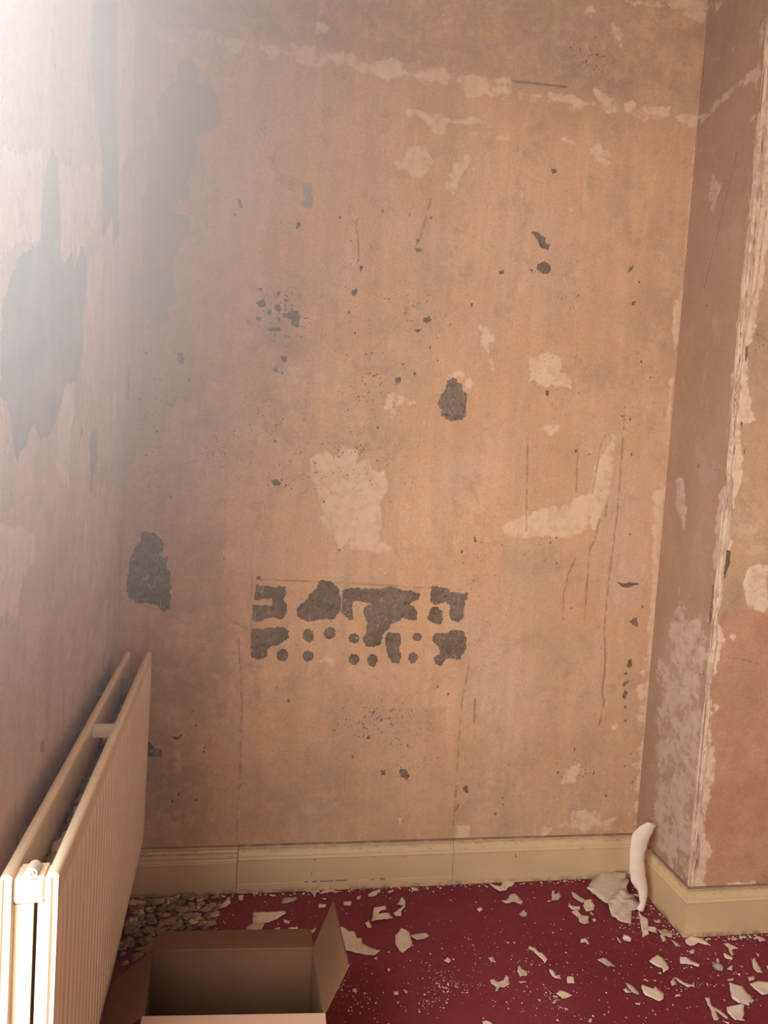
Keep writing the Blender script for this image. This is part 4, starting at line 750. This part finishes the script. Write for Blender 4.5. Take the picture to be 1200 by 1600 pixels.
# grey lump of plaster
def lump():
    p = pairs(LUMP); cx = sum(a for a, b in p) / len(p); cy = sum(b for a, b in p) / len(p)
    bm = bmesh.new(); bmesh.ops.create_icosphere(bm, subdivisions=2, radius=.015)
    for v in bm.verts:
        v.co *= 1 + .22 * math.sin(v.co.x * 400 + 1) * math.sin(v.co.y * 350) + rg.uniform(-.06, .06); v.co.z *= .6
    z = -min(v.co.z for v in bm.verts)
    for v in bm.verts: v.co += Vector((0, 0, z))
    o = frombm('plaster_lump', bm, simple('grey_plaster', (0.30, 0.24, 0.21), (0.38, 0.31, 0.26), 40, .9, .5, 120, .2), None, True); o.location = (cx, cy, .0006)
    tag(o, 'round grey lump of plaster among paper flakes near the chimney corner', 'plaster lump')
lump()
# flakes that fell between the two panels of the radiator
for i, (s, sz) in enumerate(((.10, .016), (.14, .02), (.17, .018), (.21, .02), (.24, .014), (.30, .022), (.34, .016), (.38, .019), (.43, .022), (.47, .016), (.53, .02), (.65, .02), (.70, .022), (.78, .018), (.84, .022), (.90, .02), (.96, .02), (1.03, .02))):
    c = rp(s, rg.uniform(-.045, -.035), 0); n = 6; a0 = rg.uniform(0, 6)
    pts = [(c.x + sz * .9 * rg.uniform(.6, 1.0) * math.cos(a0 + j), c.y + 1.5 * sz * rg.uniform(.6, 1.1) * math.sin(a0 + j)) for j in range(n)]
    o = paper('fallen_scrap', pts, RT - .0795, .008, PAPER_HEAP if i % 3 else PAPER_TAN, rg)
    tag(o, 'dusty paper flake caught between the two radiator panels', 'paper scrap', 'flakes inside the radiator')
# crumbs of plaster and paper: too many to count
def crumbs():
    V = []; F = []; q = random.Random(8)
    def bit(x, y, s):
        n = q.choice((3, 4, 5)); a0 = q.uniform(0, 6); z = q.uniform(.0006, .0016); b = len(V); h = s * q.uniform(.15, .5)
        for j in range(n): V.append((x + s * q.uniform(.5, 1.2) * math.cos(a0 + j * 6.283 / n), y + s * q.uniform(.5, 1.2) * math.sin(a0 + j * 6.283 / n), z))
        V.append((x + q.uniform(-.3, .3) * s, y + q.uniform(-.3, .3) * s, z + h))
        for j in range(n): F.append((b + j, b + (j + 1) % n, b + n))
        F.append(tuple(b + n - 1 - j for j in range(n)))
    def free(x, y):
        if y > D - .025 or x > XR + 1.2: return False
        if x > XR - .024 and y > YF - .024: return False
        return not (-.22 < x < .19 and 1.35 < y < 1.60) and x > -.40
    for x, y, rx, ry, n in CRUMBS:
        for _ in range(int(n * .62)):
            a, b = q.gauss(x / 1000, rx / 1600), q.gauss(y / 1000, ry / 1600)
            if free(a, b): bit(a, b, q.choice((.0010, .0012, .0012, .0016, .0016, .002, .0026, .0034)))
    for _ in range(440):
        a, b = q.uniform(-.1, 2.5), q.uniform(1.1, 2.26)
        if free(a, b): bit(a, b, q.choice((.001, .0012, .0015, .002, .0028)))
    for _ in range(300):                      # dust line at the foot of the skirting
        t = q.random()
        if t < .6: a, b = q.uniform(-.3, 1.41), D - .026 - abs(q.gauss(0, .012))
        elif t < .8: a, b = XR - .026 - abs(q.gauss(0, .012)), q.uniform(YF - .03, D - .03)
        else: a, b = q.uniform(XR, XR + .4), YF - .026 - abs(q.gauss(0, .012))
        if free(a, b): bit(a, b, q.choice((.002, .003, .004, .005)))
    tag(pydata('plaster_crumbs', V, F, PAPER_WHITE), 'fine crumbs of plaster and paper strewn over the red carpet', 'crumbs', None, 'stuff')
crumbs()

# ------------------------------------------------------------------ scattering volume added to stand in for lens glare
def haze():
    g = G('lens_glare_haze')
    c = g.n('ShaderNodeNewGeometry').outputs['Position']
    xyz = g.n('ShaderNodeSeparateXYZ'); g.t.links.new(c, xyz.inputs[0]); x, y, z = xyz.outputs
    # distance from the window wall, thinning into the room; denser towards the ceiling
    dist = g.math('SUBTRACT', x, g.add(XL, g.mul(g.math('SUBTRACT', D, y), math.tan(AL))))
    fall = g.math('POWER', math.e, g.mul(dist, -1 / .17))
    dens = g.mul(g.mul(fall, g.step(z, 1.0, 2.15, .0, 1.0)), g.step(y, .1, .7))
    v = g.n('ShaderNodeVolumeScatter'); v.inputs['Color'].default_value = (1, 1, 1, 1); g.put(v.inputs['Density'], g.mul(dens, .72))
    g.t.links.new(v.outputs[0], g.out.inputs['Volume'])
    bm = bmesh.new(); add_box(bm, (XL + .005, -.12, .9), (XR - .01, D - .01, CEIL - .02))
    o = frombm('glare_haze', bm, g.m); tag(o, 'added haze standing in for lens glare along the left wall', 'haze', None, 'stuff')
    o.display_type = 'WIRE'
haze()
